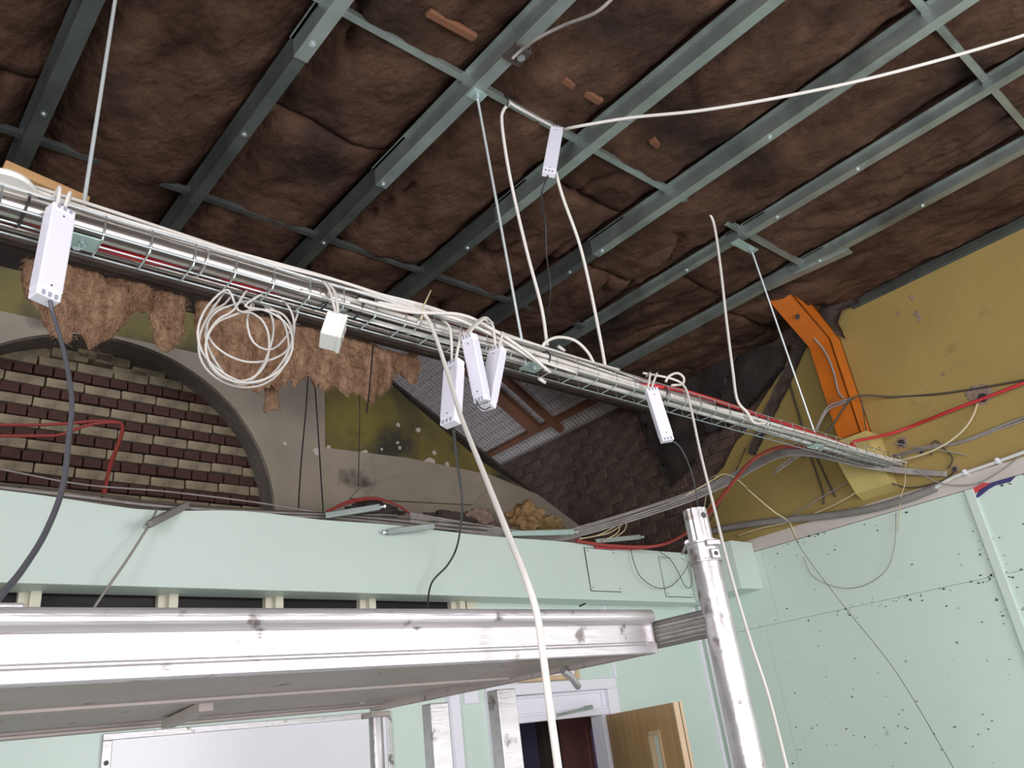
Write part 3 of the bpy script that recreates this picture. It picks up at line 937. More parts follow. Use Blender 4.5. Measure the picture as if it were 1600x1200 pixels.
# scrap of tan wool on the bulkhead
def lump(name, c, rx, ry, rz, seed, mat_, label):
    bm = bmesh.new()
    bmesh.ops.create_icosphere(bm, subdivisions=5, radius=1)
    for v in bm.verts:
        d = v.co.normalized()
        k = 1 + 0.45 * noise.fractal(d * 1.9 + Vector((seed, 0, 0)), 1.0, 2.0, 5) + 0.12 * noise.noise(d * 9 + Vector((seed, 2, 0)))
        v.co = Vector((d.x * rx * k, d.y * ry * k, d.z * rz * k))
    me = bpy.data.meshes.new(name)
    bm.to_mesh(me)
    bm.free()
    o = obj(name, me, mat_, None, True, loc=c)
    return tag(o, label, 'insulation')


c = P(822, 812, Y=3.5)
lump('wool_scrap', c, 0.13, 0.09, 0.10, 3, M_tan, 'tan scrap of wool lying behind the bulkhead top')
c = P(855, 822, Y=3.55)
lump('wool_scrap', c, 0.10, 0.08, 0.06, 8, M_tan, 'small flatter tan wool scrap right of the larger scrap')

c = P(700, 815, Y=3.6)
lump('debris_lump', c, 0.16, 0.09, 0.05, 13, M_dark, 'dark brown rubble heap behind bulkhead below pale render')
c = P(745, 812, Y=3.65)
lump('debris_lump', c, 0.12, 0.08, 0.06, 17, M_raw, 'dusty brown sacking crumpled behind bulkhead, left of tan wool')
c = P(585, 800, Y=3.55)
lump('debris_lump', c, 0.16, 0.08, 0.04, 23, M_dark, 'dark rubble under the arching red cables')

# ------------------------------------------------------------------ metal ceiling grid
GR = 'galvanised ceiling channels'
names = ['leftmost galvanised ceiling channel, crossing behind the first hanging rod', 'second galvanised ceiling channel from the left with two screws', 'third galvanised ceiling channel from the left, carrying the middle hanging rod',
         'fourth galvanised ceiling channel from the left, running behind the upper driver', 'fifth galvanised ceiling channel from the left with a screwed splice',
         'sixth galvanised ceiling channel from the left, carrying the right hanging rod', 'last galvanised ceiling channel before the yellow wall']
screws = [[2.42], [1.66, 2.16], [1.30, 2.12, 2.60], [0.62, 1.30, 2.3], [1.05, 1.98, 2.2], [1.36, 0.95, 1.9], [0.9, 1.45]]
laps = [None, 1.62, 2.02, 1.95, 1.90, 1.50, 1.50]
zb, zt = H - 0.05, H + 0.03


def channel(mb, x, w, y0, y1, zb, zt, t=0.003):
    mb.box(x - w / 2, x + w / 2, y0, y1, z0(zb), z0(zb) + t)
    mb.box(x - w / 2, x - w / 2 + t, y0, y1, z0(zb) + t, z0(zt))
    mb.box(x + w / 2 - t, x + w / 2, y0, y1, z0(zb) + t, z0(zt))
    mb.box(x - w / 2 - 0.014, x - w / 2, y0, y1, z0(zt) - t, z0(zt))
    mb.box(x + w / 2, x + w / 2 + 0.014, y0, y1, z0(zt) - t, z0(zt))


for i, x in enumerate(BX):
    zb = H - 0.05 if i < 5 else H - 0.022
    t = thing('ceiling_channel', names[i], 'metal channel', V(x, 1.0, zb), GR)
    yl = laps[i]
    if yl is None:
        m_ = MB()
        channel(m_, x, 0.05, -0.5, 3.12, zb, zt)
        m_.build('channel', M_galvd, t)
    else:
        m_ = MB()
        channel(m_, x, 0.048, -0.5, yl + 0.12, zb, zt)
        m_.build('channel', M_galv, t)
        m_ = MB()
        channel(m_, x + 0.002, 0.042, yl - 0.1, 3.12, zb + 0.006, zt)
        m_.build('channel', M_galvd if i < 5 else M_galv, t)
    for ysc in screws[i]:
        zz = zb if (yl is None or ysc < yl + 0.12) else zb + 0.006
        m_ = MB()
        m_.disc(V(x, ysc, zz - 0.001), UPV, 0.012, 0.003, 12)
        m_.disc(V(x, ysc, zz - 0.005), UPV, 0.0065, 0.007, 6)
        m_.build('screw', M_zinc, t)
zb = H - 0.05
ec = thing('wall_angle', 'galvanised edge angle where the ceiling meets yellow wall', 'metal angle', V(4.40, 0.8, zb + 0.02))
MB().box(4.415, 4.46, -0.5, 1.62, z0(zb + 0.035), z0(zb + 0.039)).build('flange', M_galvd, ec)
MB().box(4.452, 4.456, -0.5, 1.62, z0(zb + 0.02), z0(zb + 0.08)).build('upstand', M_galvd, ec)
ec2 = thing('wall_angle', 'short galvanised angle resting on top of orange steel', 'metal angle', V(3.95, 1.6, zb))
pa, pb = P(1198, 452, Z=zb + 0.02), P(1330, 392, Z=zb + 0.02)
MB().bar(pa, pb, 0.05, 0.003).build('flange', M_galv, ec2)
MB().bar(pa + Vector((-0.025, 0, 0.02)), pb + Vector((-0.025, 0, 0.02)), 0.003, 0.04).build('upstand', M_galv, ec2)
for i, (y, lab) in enumerate(((0.385, 'thin cross rail nearest the viewpoint above the channels'), (1.54, 'thin cross rail passing above the upper driver'), (2.63, 'far thin cross rail dark above the cable tray'))):
    x1 = 3.80 if i == 1 else (4.3 if i == 0 else 3.2)
    t = thing('cross_rail', lab, 'metal rail', V(1.5, y, H), 'thin cross rails of the ceiling grid')
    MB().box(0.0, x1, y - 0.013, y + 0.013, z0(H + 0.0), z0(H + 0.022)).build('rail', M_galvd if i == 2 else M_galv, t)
    for bx in BX:
        if bx < x1:
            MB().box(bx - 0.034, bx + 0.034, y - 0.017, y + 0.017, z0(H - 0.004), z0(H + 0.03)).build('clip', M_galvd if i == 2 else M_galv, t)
for i, ((ax, ay), (bx, by)) in enumerate((((668, 18), (742, 58)), ((878, 122), (938, 158)), ((1018, 218), (1052, 246)))):
    a, b = P(ax, ay, Z=H + 0.008), P(bx, by, Z=H + 0.03)
    o = MB().bar(a, b, 0.032, 0.026).build('timber_batten', M_timberd, bevel=0.006)
    tag(o, ['splintered end of timber batten left of the bolted bracket', 'timber batten end between third and fourth channels', 'short timber batten end right of upper driver'][i], 'timber', 'timber batten ends in the insulation')
# bolted hanger bracket on the third channel
br = thing('hanger_bracket', 'dark bolted bracket on third ceiling channel', 'bracket', V(1.5, 1.32, zb))
MB().box(1.462, 1.53, 1.28, 1.35, z0(zb - 0.012), z0(zb)).box(1.525, 1.535, 1.28, 1.35, z0(zb - 0.012), z0(zb + 0.05)).build('plate', M_dark, br, bevel=0.002)
MB().disc(V(1.51, 1.31, zb - 0.016), UPV, 0.015, 0.008, 6).build('bolt', M_zinc, br)

# ------------------------------------------------------------------ orange portal steel
og = thing('steel_column', 'orange painted steel column bending up under the ceiling', 'steel column', V(4.38, 1.8, 1.33))


def strip_solid(path, w0, w1, y0, y1, name, m_, par):
    """follow a path in X-Z; w0..w1 is the depth towards the wall"""
    vs_, fs = [], []
    for k, (x, z, nx, nz) in enumerate(path):
        for w, y in ((w0, y0), (w1, y0), (w1, y1), (w0, y1)):
            vs_.append(V(x + nx * w, y, z + nz * w))
    n = len(path)
    for k in range(n - 1):
        for q in range(4):
            fs.append((k * 4 + q, k * 4 + (q + 1) % 4, k * 4 + 4 + (q + 1) % 4, k * 4 + 4 + q))
    fs += [(3, 2, 1, 0), tuple((n - 1) * 4 + q for q in range(4))]
    return MB().add(vs_, fs).build(name, m_, par)


path = [(4.31, 1.36, 1, 0), (4.30, 1.945, 1, 0.22), (3.80, 2.27, 0.6, 0.8)]
strip_solid(path, 0.0, 0.012, 1.745, 1.875, 'front_flange', M_orange, og)
strip_solid(path, 0.012, 0.14, 1.80, 1.812, 'web', M_orange, og)
strip_solid(path, 0.14, 0.152, 1.745, 1.875, 'back_flange', M_orange, og)
strip_solid([(4.31, 1.36, 1, 0), (4.30, 1.945, 1, 0.22), (3.80, 2.27, 0.6, 0.8)], 0.0, 0.15, 1.745, 1.752, 'side_plate', M_orange, og)
MB().disc(V(4.10, 1.80, 2.065), (0.6, 0, 0.8), 0.012, 0.03, 8).build('bolt', M_dark, og)
cbm = MB()
cs = [(4.28, 1.345), (4.47, 1.345), (4.47, 1.02), (4.40, 1.06), (4.33, 1.16), (4.28, 1.26)]
me = poly_prism(cs, lambda a, b: (a, 1.70, z0(b)), Vector((0, 0.21, 0)))
tag(obj('stone_corbel', me, M_corbel), 'cream painted stone corbel under the orange column', 'corbel')

# ------------------------------------------------------------------ scaffold tower
RY0, RZ0, RZ1, PX0, PX1 = 0.965, 0.117, 0.194, -0.75, 1.205
pf = thing('scaffold_platform', 'aluminium scaffold platform with bright ribbed side rail', 'platform', V(0.3, 1.3, RZ0))


def rail_profile(prof, x0, x1, name, m_, par):
    n = len(prof)
    vs_ = [V(x0, y, z) for y, z in prof] + [V(x1, y, z) for y, z in prof]
    fs = [(i, (i + 1) % n, n + (i + 1) % n, n + i) for i in range(n)] + [tuple(range(n)), tuple(reversed(range(n, 2 * n)))]
    return MB().add(vs_, fs).build(name, m_, par)


def arc(cy, cz, r, a0, a1, n=8):
    return [(cy + r * math.cos(a0 + (a1 - a0) * i / n), cz + r * math.sin(a0 + (a1 - a0) * i / n)) for i in range(n + 1)]


prof = arc(RY0 - 0.004, RZ1 - 0.0125, 0.0125, math.pi / 2, 3 * math.pi / 2, 10)
prof += [(RY0 + 0.004, RZ1 - 0.026), (RY0 + 0.004, RZ0 + 0.022), (RY0 - 0.001, RZ0 + 0.019), (RY0 - 0.001, RZ0 + 0.017), (RY0 - 0.004, RZ0 + 0.014), (RY0 - 0.004, RZ0 + 0.002), (RY0 - 0.002, RZ0), (RY0 + 0.012, RZ0), (RY0 + 0.012, RZ0 + 0.004), (RY0 + 0.010, RZ0 + 0.004), (RY0 + 0.010, RZ1)]
rail = rail_profile(prof, PX0, PX1, 'side_rail', M_alu, pf)
MB().box(PX1 - 0.002, PX1 + 0.003, RY0 - 0.003, RY0 + 0.02, z0(RZ0), z0(RZ1)).build('end_cap', M_alu, rail)
for y in (1.262, 1.70):
    pr = [(y, RZ1 - 0.02), (y, RZ0 + 0.004), (y - 0.012, RZ0 + 0.004), (y - 0.012, RZ0), (y + 0.03, RZ0), (y + 0.03, RZ0 + 0.004), (y + 0.004, RZ0 + 0.004), (y + 0.004, RZ1 - 0.02)]
    rail_profile(pr, PX0, 1.10, 'stringer', M_aluu, pf)
MB().box(PX0, 1.19, RY0 + 0.011, 1.72, z0(RZ1 - 0.024), z0(RZ1 - 0.010)).build('deck_board', M_aluu, pf)
MB().box(PX0, 1.12, RY0 + 0.012, 1.248, z0(RZ0 + 0.004), z0(RZ0 + 0.009)).build('underside_panel', M_aluu, pf)
MB().box(PX0, 1.08, 1.293, 1.687, z0(RZ0 + 0.010), z0(RZ0 + 0.016)).build('underside_panel', M_aluu, pf)
MB().bar(V(1.20, RY0 - 0.002, RZ0 + 0.010), V(1.10, 1.74, RZ0 + 0.004), 0.03, 0.018).build('end_beam', M_aluu, pf)
MB().bar(P(262, 1134, Z=RZ0 - 0.002), P(322, 1106, Z=RZ0 + 0.002), 0.022, 0.014).build('diagonal_strut', M_aluu, pf)
for (x, y) in ((1.10, 1.20), (1.03, 1.62)):
    hk = MB()
    hk.box(x - 0.03, x + 0.03, y, y + 0.03, z0(RZ0 + 0.006), z0(RZ0 + 0.05))
    hk.build('rail_bracket', M_pole, pf, bevel=0.006)
MB().tube(spline([V(1.14, 1.14, RZ0 - 0.002), V(1.17, 1.15, RZ0 - 0.014), V(1.20, 1.165, RZ0 - 0.030)]), 0.007).build('locking_clip', M_alu, pf, True)
cp = MB()
cp.box(-0.02, 0.20, RY0 + 0.03, RY0 + 0.06, z0(RZ1 - 0.01), z0(RZ1 + 0.012))
cp.build('toe_clip', M_alu, pf, bevel=0.003)

pf.rotation_euler = (0, -0.009, 0)
pole = thing('scaffold_upright', 'scratched aluminium scaffold upright with spigot collar and ledger tube', 'scaffold tube', (1.262, 0.84, 0))
ax0, ax1 = Vector((1.225, 0.845, 0)), None
pt = P(1085, 797, Y=0.84)
pc = P(1099, 858, Y=0.84)
pbm = Vector((1.232, 0.84, 0.0))
axis = (pt - pbm).normalized()
at_z = lambda z: pbm + axis * ((z - pbm.z) / axis.z)
zc = pc.z
MB().tube([pbm, at_z(zc - 0.012)], 0.0256, 28).build('standard', M_pole, pole, True)


def ribbed(a, b, r, n=30, amp=0.0012):
    u = (b - a).normalized()
    x = u.orthogonal().normalized()
    y = u.cross(x)
    vs_, fs = [], []
    for e, c in enumerate((a, b)):
        for k in range(n):
            rr = r + (amp if k % 3 else -amp)
            t = 2 * math.pi * k / n
            vs_.append(c + (x * math.cos(t) + y * math.sin(t)) * rr)
    for k in range(n):
        fs.append((k, (k + 1) % n, n + (k + 1) % n, n + k))
    fs += [tuple(reversed(range(n))), tuple(range(n, 2 * n))]
    return MB().add(vs_, fs)


sp = ribbed(at_z(zc), pt, 0.0205).build('spigot', M_pole, pole)
hd = (Vector((0, 0, CZ)) - pt)
hd = (hd - axis * hd.dot(axis)).normalized()
sd = axis.cross(hd)
hole = pt - axis * 0.016 + (hd * 0.75 + sd * 0.66) * 0.0205
MB().disc(hole, (hd * 0.75 + sd * 0.66), 0.0055, 0.003).build('pin_hole', M_hole, sp)
col = MB()
cz0, cz1 = zc - 0.026, zc + 0.012
col.tube([at_z(cz0), at_z(cz0 + 0.004), at_z(cz0 + 0.005), at_z(cz1 - 0.005), at_z(cz1 - 0.004), at_z(cz1)], [0.0300, 0.0300, 0.0282, 0.0282, 0.0305, 0.0305], 28)
co = col.build('collar', M_pole, pole)
q = at_z(zc - 0.016) + (hd * 0.8 + sd * 0.62) * 0.030
MB().obox(q, (sd * 0.8 - hd * 0.62), (hd * 0.8 + sd * 0.62), axis, 0.009, 0.004, 0.009).build('latch_plate', M_pole, co, bevel=0.002)
MB().disc(q + (hd * 0.8 + sd * 0.62) * 0.0042, (hd * 0.8 + sd * 0.62), 0.004, 0.002).build('latch_hole', M_hole, co)
q2 = at_z(zc + 0.004) + (hd * 0.8 + sd * 0.62) * 0.031
MB().obox(q2, (sd * 0.8 - hd * 0.62), (hd * 0.8 + sd * 0.62), axis, 0.015, 0.004, 0.005).build('latch_lever', M_pole, co, bevel=0.002)
la = at_z(z0(0.160))
ribbed(la, Vector((la.x - 0.01, 1.80, z0(0.160))), 0.0235, 48, 0.0009).build('ledger_tube', M_grit, pole)
bl = la + Vector((-0.03, 0.10, 0.135))
hk = MB()
hk.tube([P(1066, 865, Y=0.98), P(1074, 848, Y=0.95)], 0.003)
hk.disc(P(1074, 848, Y=0.95), (0.6, 0.6, 0.2), 0.006, 0.005)
hk.build('hook_pin', M_alu, pole)

# far leg tube and the two box-section ladder stiles under the platform end
ft = thing('scaffold_prop', 'slim dull scaffold prop tube at the far end of platform', 'scaffold tube', (1.10, 1.74, 0))
MB().tube([(1.10, 1.745, 0), V(1.105, 1.745, RZ0 - 0.004)], 0.0165, 18).build('tube', M_pole, ft, True)
MB().box(1.08, 1.13, 1.72, 1.77, z0(RZ0 - 0.012), z0(RZ0 - 0.0)).build('cap', M_aluu, ft, bevel=0.002)
ld_ = thing('aluminium_ladder', 'aluminium ladder with two box stiles leaning under the platform', 'ladder', (1.13, 1.4, 0))
for y in (1.555, 1.325):
    st = MB().box(1.115, 1.165, y - 0.017, y + 0.017, 0.0, z0(RZ0 - 0.005)).build('stile', M_alu, ld_, bevel=0.002)
for zr in (-0.05, -0.32, -0.59, -0.86, -1.13, -1.4):
    MB().tube([V(1.14, 1.325, zr), V(1.14, 1.555, zr)], 0.013, 10).build('rung', M_pole, ld_)
    MB().box(1.110, 1.116, 1.31, 1.34, z0(zr) - 0.014, z0(zr) + 0.014).build('rung_socket', M_aluu, ld_)

# ------------------------------------------------------------------ wire cable tray
TY0, TY1, TZ0, TZ1 = 1.603, 1.698, 1.120, 1.174
TX0, TX1 = -0.45, 4.44
tray = thing('cable_tray', 'long galvanised wire basket cable tray hung below the ceiling', 'cable tray', V(2.0, 1.65, TZ0))
lw = MB().tube([(TX0, 0, 0), (TX1, 0, 0)], 0.0024, 6).mesh('long_wire')
lw.materials.append(M_zinc)
for (y, z) in ((TY0, TZ1), (TY0, TZ0 + 0.004), (TY0 + 0.045, TZ0), (TY1 - 0.005, TZ0), (TY1, TZ1)):
    obj('long_wire', lw, None, tray, loc=V(0, y, z))
cwm = MB().tube([(0, TY0, 0.056), (0, TY0, 0.010), (0, TY0 + 0.010, -0.003), (0, TY1 - 0.010, -0.003), (0, TY1, 0.010), (0, TY1, 0.056)], 0.0022, 6).mesh('cross_wire')
cwm.materials.append(M_zinc)
x = 0.380 - 0.0995 * 8
while x < TX1:
    obj('cross_wire', cwm, None, tray, loc=(x, 0, z0(TZ0)))
    x += 0.0995
for (px, py) in ((122, 382), (826, 577), (1283, 694)):
    c = P(px, py, Z=TZ0 - 0.004)
    spl = MB()
    spl.box(c.x - 0.035, c.x + 0.035, 1.612, 1.668, z0(TZ0 - 0.007), z0(TZ0 - 0.0035))
    so = spl.build('splice_plate', M_zincg, tray, bevel=0.001)
    MB().disc((c.x + 0.005, 1.64, z0(TZ0 - 0.010)), UPV, 0.009, 0.006, 6).disc((c.x + 0.005, 1.64, z0(TZ0 - 0.016)), UPV, 0.004, 0.010, 8).build('bolt', M_zinc, so)

# hanging rods
rods = [((131, 318), (180, 0), 1.66, 'hanging rod at far left dropping beside the large driver'), ((815, 530), (745, 148), 1.63, 'hanging rod in the middle, right of the driver cluster'), ((1270, 668), (1174, 390), 1.645, 'hanging rod at right in front of the yellow plaster')]
for (b, t_, y, lab) in rods:
    pb_ = P(*b, Y=y)
    pt_ = P(*t_, Y=y)
    dd = pt_ - pb_
    pt_ = pb_ + dd * ((z0(zb) - pb_.z) / dd.z) if t_[1] == 0 else P(*t_, Z=zb)
    dd = pt_ - pb_
    pb_ = pb_ - dd * ((pb_.z - z0(TZ0 - 0.01)) / dd.z)
    t = thing('hanging_rod', lab, 'threaded rod', pb_, 'threaded rods holding the cable tray')
    MB().tube([pb_, pt_], 0.0048, 8).build('rod', M_rod, t, True)
    MB().disc(pt_ - UPV * 0.012, UPV, 0.011, 0.012, 6).build('nut', M_zinc, t)
    MB().box(pt_.x - (0.15 if pt_.x > 3 else 0.03), pt_.x + 0.03, pt_.y - 0.022, pt_.y + 0.022, pt_.z - 0.005, pt_.z).build('top_plate', M_zincg, t)
    MB().disc(pb_ + UPV * 0.003, UPV, 0.010, 0.008, 6).build('nut', M_zinc, t)

# ------------------------------------------------------------------ cables
def cable(pts, r, m_, label, name='cable', group=None, sub=8, n=8):
    o = MB().tube(spline(pts, sub), r, n).build(name, m_, None, True)
    return tag(o, label, 'cable', group)


# steel conduit lying in the tray
cd = MB().tube([V(TX0, 1.630, 1.1485), V(1.0, 1.632, 1.1480)], 0.0245, 24).build('steel_conduit', M_steel, None, True)
tag(cd, 'thick brushed steel conduit in the left half of the tray', 'conduit')
cd2 = MB().tube([V(TX0, 1.685, 1.133), V(1.6, 1.685, 1.133)], 0.008, 14).build('steel_conduit', M_steel, None, True)
tag(cd2, 'thinner steel conduit behind the thick one in the tray', 'conduit')

# grey and white cables lying along the tray
rng = random.Random(31)
for i in range(12):
    x0_ = 0.95 + rng.uniform(-0.1, 0.25)
    pts = []
    x = x0_
    while x < 4.46:
        t = (x - x0_) / (4.46 - x0_)
        pts.append(V(x, 1.612 + 0.0125 * (i % 6) + 0.009 * noise.noise((x * 2.2, i * 5.1, 0)), 1.131 + 0.017 * (i // 6) + 0.010 * noise.noise((x * 2.1, i * 3.3, 2)) + 0.010 * (i % 3) * (1 - t)))
        x += 0.22
    cable(pts, 0.0078, M_greyc if i % 3 else M_whiteg, 'dusty grey cable in the bundle filling the tray right of conduit', group='grey cables in the tray', n=7)
for i in range(13):
    xa = rng.uniform(-0.4, 0.25) if i < 8 else rng.uniform(0.7, 1.2)
    xb = rng.uniform(1.75, 2.9) if i < 9 else rng.uniform(2.9, 4.2)
    pts = []
    x = xa
    while x < xb:
        hump = 0.022 * math.exp(-((x - 1.25) / 0.30) ** 2)
        pts.append(V(x, 1.618 + 0.0048 * i + 0.014 * noise.noise((x * 2.4, i * 7.7, 1)), (1.182 if x < 1.1 else 1.174) + 0.009 * (i % 4) + 0.014 * noise.noise((x * 2.6, i * 2.9, 5)) + hump * (0.5 + (i % 3) * 0.4)))
        x += 0.16
    cable(pts, 0.0047, M_white if i % 3 else M_whiteg, 'white flex lying loosely on top of the tray bundle', group='white flexes on top of the tray', n=7)

# red fire cables in the tray
cable([V(TX0, 1.668, 1.158), V(0.15, 1.668, 1.158), V(0.33, 1.664, 1.134), V(0.5, 1.664, 1.132), V(0.62, 1.666, 1.156), V(0.74, 1.664, 1.134), V(0.86, 1.666, 1.156), V(1.15, 1.655, 1.17), V(1.3, 1.655, 1.212), V(1.6, 1.66, 1.18), V(2.2, 1.645, 1.165)], 0.0085, M_red, 'red fire cable under the steel conduit in the tray')
cable([V(2.2, 1.62, 1.150), V(2.45, 1.615, 1.180), V(2.9, 1.615, 1.178), V(3.4, 1.63, 1.178), V(3.9, 1.64, 1.17), P(1335, 690, Y=1.62), P(1400, 675, X=4.40), P(1490, 640, X=4.40), P(1600, 598, X=4.40), P(1700, 555, X=4.40), V(4.42, 0.2, 1.62), V(4.43, -1.2, 1.70)], 0.0088, M_red, 'bright red fire cable leaving tray along the yellow wall')

# cables along yellow wall
XW = XY - 0.012
cable([P(1255, 715, X=4.1), P(1300, 665, X=4.25), P(1335, 621, X=XW - 0.16), P(1400, 620, X=XW), P(1480, 614, X=XW), P(1600, 594, X=XW), P(1720, 570, X=XW), V(XW, 0.1, 1.52), V(XW, -1.2, 1.55)], 0.0055, M_brownc, 'dark cable crossing the yellow wall at upper height')
for k in range(2):
    cable([P(1395, 712 + 4 * k, X=XW), P(1450, 697 + 3 * k, X=XW), P(1500, 690 + 2 * k, X=XW), P(1600, 652 + 5 * k, X=XW), P(1700, 622 + 5 * k, X=XW), V(XW, 0.1, 1.38 - 0.02 * k), V(XW, -1.2, 1.42 - 0.02 * k)], 0.0055, M_greyc, ['upper of two grey cables sloping across yellow wall', 'lower of two grey cables sloping across yellow wall'][k])
cable([P(1395, 722, X=4.38), P(1420, 716, X=4.36), P(1450, 707, X=4.37), P(1480, 692, X=4.38), P(1505, 672, X=4.40), P(1520, 650, X=4.42), P(1527, 630, X=XY - 0.004)], 0.006, M_yelc, 'cream wire curving from tray end up into wall hole')
cable([P(1455, 712, X=XW), P(1456, 694, X=XW), P(1463, 689, X=XW), P(1472, 698, X=XW), P(1488, 715, X=XW), P(1484, 728, X=XW), P(1480, 732, X=XW)], 0.004, M_brownc, 'small loop of dark cable below the wall holes')
cable([P(1378, 735, X=4.39), P(1385, 750, X=4.40), P(1420, 762, X=4.42), P(1470, 752, X=XW), P(1494, 735, X=XW)], 0.004, M_brownc, 'dark cable looping under tray end')
cable([P(1395, 692, X=4.36), P(1430, 698, X=4.38), P(1480, 705, X=4.40), P(1510, 712, X=XW)], 0.003, M_greyc, 'thin grey cable running right from tray end')
cable([P(1415, 722, X=4.40), P(1414, 755, X=4.40), P(1408, 775, X=4.40), P(1405, 800, X=4.42), P(1403, 830, X=4.43)], 0.0026, M_yelc, 'thin cream wire hanging over the ledge from tray end')
cable([P(1430, 735, X=4.40), P(1470, 755, X=4.41), P(1520, 757, X=4.42), P(1560, 738, X=4.43), P(1590, 715, X=4.43), P(1610, 700, X=4.43)], 0.0035, M_greyc, 'grey wire sagging across the ledge at right')

# surface wires on the yellow plaster left of the column
sw_ = [([(1245, 555), (1222, 610), (1202, 650), (1190, 672)], 'black wire diagonal near the broken plaster edge', 0.006),
       ([(1262, 700), (1278, 745), (1286, 770), (1287, 788)], 'short dark wire end hanging below the tray, left of a pair', 0.006),
       ([(1270, 700), (1290, 745), (1305, 776)], 'short dark wire end hanging below the tray, right of a pair', 0.006),
       ([(1234, 600), (1250, 655), (1258, 690)], 'dark wire running down behind the right hanging rod', 0.007),
       ([(1165, 700), (1150, 735), (1130, 775), (1110, 812), (1100, 825)], 'black wire running down toward the scaffold spigot', 0.004)]
for pts, lab, rr in sw_:
    cable([P(a, b, X=XW) for a, b in pts], rr, M_brownc, lab)
cable([P(1318, 622, X=4.30), P(1310, 612, X=4.296), P(1302, 580, X=4.296), P(1288, 548, X=4.29), P(1265, 520, X=4.25)], 0.006, M_greyc, 'grey cable clipped down the face of orange column')
cable([P(1345, 625, X=4.36), P(1349, 645, X=4.36), P(1352, 665, X=4.36), P(1358, 690, X=4.38), P(1375, 700, X=4.38)], 0.0035, M_brownc, 'thin dark cable hanging beside the column foot')
for k in range(2):
    cable([P(1210, 735 + 5 * k, X=4.2), P(1260, 695 + 5 * k, X=4.25), P(1290, 640 + 5 * k, X=4.28), P(1312, 628 + 4 * k, X=4.29), P(1330, 622 + 3 * k, X=4.30)], 0.0055, M_greyc, ['upper grey cable slung over the orange column', 'lower grey cable slung over the orange column'][k])

# grey bundle sagging from the bulkhead to the wall, with its red cable
for k in range(5):
    o = 3.4 * k
    jt = lambda q: 0.03 * noise.noise((q * 3.1, k * 4.4, 0))
    pts = [P(640, 802 + o, Y=3.08), P(760, 822 + o, Y=3.08), P(860, 834 + o * 0.8, Y=3.05), P(910, 822 + o, Y=2.95), P(1000, 795 + o + 60 * jt(1), Y=2.7 + jt(2)), P(1080, 768 + o + 70 * jt(3), Y=2.45 + jt(4)), P(1140, 742 + o, Y=2.25), P(1190, 716 + o * 0.8, Y=2.05), P(1230, 702 + o * 0.7, Y=1.9), P(1280, 706 + o * 0.6, Y=1.8), P(1350, 722 + o * 0.6, Y=1.72), P(1420, 733 + o * 0.5, X=4.40), P(1480, 738 + o * 0.4, X=4.44)]
    cable(pts, 0.0058, M_greyc, ('uppermost', 'second from top', 'middle', 'second from bottom', 'lowest')[k] + ' grey cable in the bundle sagging from bulkhead to yellow wall', group='sagging grey cable bundle')
cable([P(900, 845, Y=2.98), P(960, 853, Y=2.95), P(1030, 852, Y=2.85), P(1080, 828, Y=2.6), P(1110, 800, Y=2.4), P(1140, 760, Y=2.2), P(1180, 716, Y=2.0), P(1230, 698, Y=1.88), P(1300, 708, Y=1.78), P(1400, 726, X=4.39)], 0.0095, M_redd, 'dull red cable running with the sagging grey bundle')
cable([P(930, 855, Y=2.99), P(1000, 857, Y=2.97), P(1050, 845, Y=2.9), P(1085, 822, Y=2.6), P(1120, 785, Y=2.42), P(1142, 760, Y=2.35)], 0.007, M_red, 'second red cable rising from bulkhead end')
cable([P(1070, 775, Y=2.40), P(1110, 752, Y=2.3), P(1130, 741, Y=2.25), P(1150, 748, Y=2.2), P(1180, 775, Y=2.15), P(1210, 800, Y=2.1), P(1232, 815, Y=2.1), P(1245, 840, Y=2.1)], 0.0034, M_yelc, 'cream wire arching from bundle down over the ledge')
cable([P(1140, 745, Y=2.2), P(1175, 768, Y=2.1), P(1225, 805, Y=2.0), P(1240, 835, Y=1.98), P(1260, 870, Y=1.96), P(1325, 955, Y=1.85), P(1400, 1050, Y=1.7), P(1490, 1200, Y=1.5), P(1520, 1250, Y=1.45)], 0.0013, M_brownc, 'thin dark thread slanting down across the mint right wall')
cable([P(1098, 838, Y=2.75), P(1101, 790, Y=2.6), P(1108, 752, Y=2.4), P(1120, 742, Y=2.3)], 0.003, M_yelc, 'cream wire hanging at the broken plaster edge')
cable([P(1378, 737, X=4.39), P(1340, 768, X=4.40), P(1290, 795, X=4.42), P(1235, 815, X=4.42), P(1190, 825, X=4.42), P(1150, 838, X=4.42)], 0.0042, M_yelc, 'cream wire swagged from tray end along the ledge')
cable([P(1365, 730, X=4.40), P(1310, 762, X=4.42), P(1270, 785, X=4.43), P(1230, 812, X=4.43)], 0.004, M_greyc, 'grey wire swagged above the ledge beside the cream wire')
cable([P(1400, 800, X=4.43), P(1398, 850, X=4.43), P(1385, 890, X=4.435), P(1350, 915, X=4.44), P(1310, 918, X=4.44), P(1270, 900, X=4.44), P(1255, 870, X=4.44)], 0.0018, M_greyc, 'hair-thin wire looped against the mint right wall')

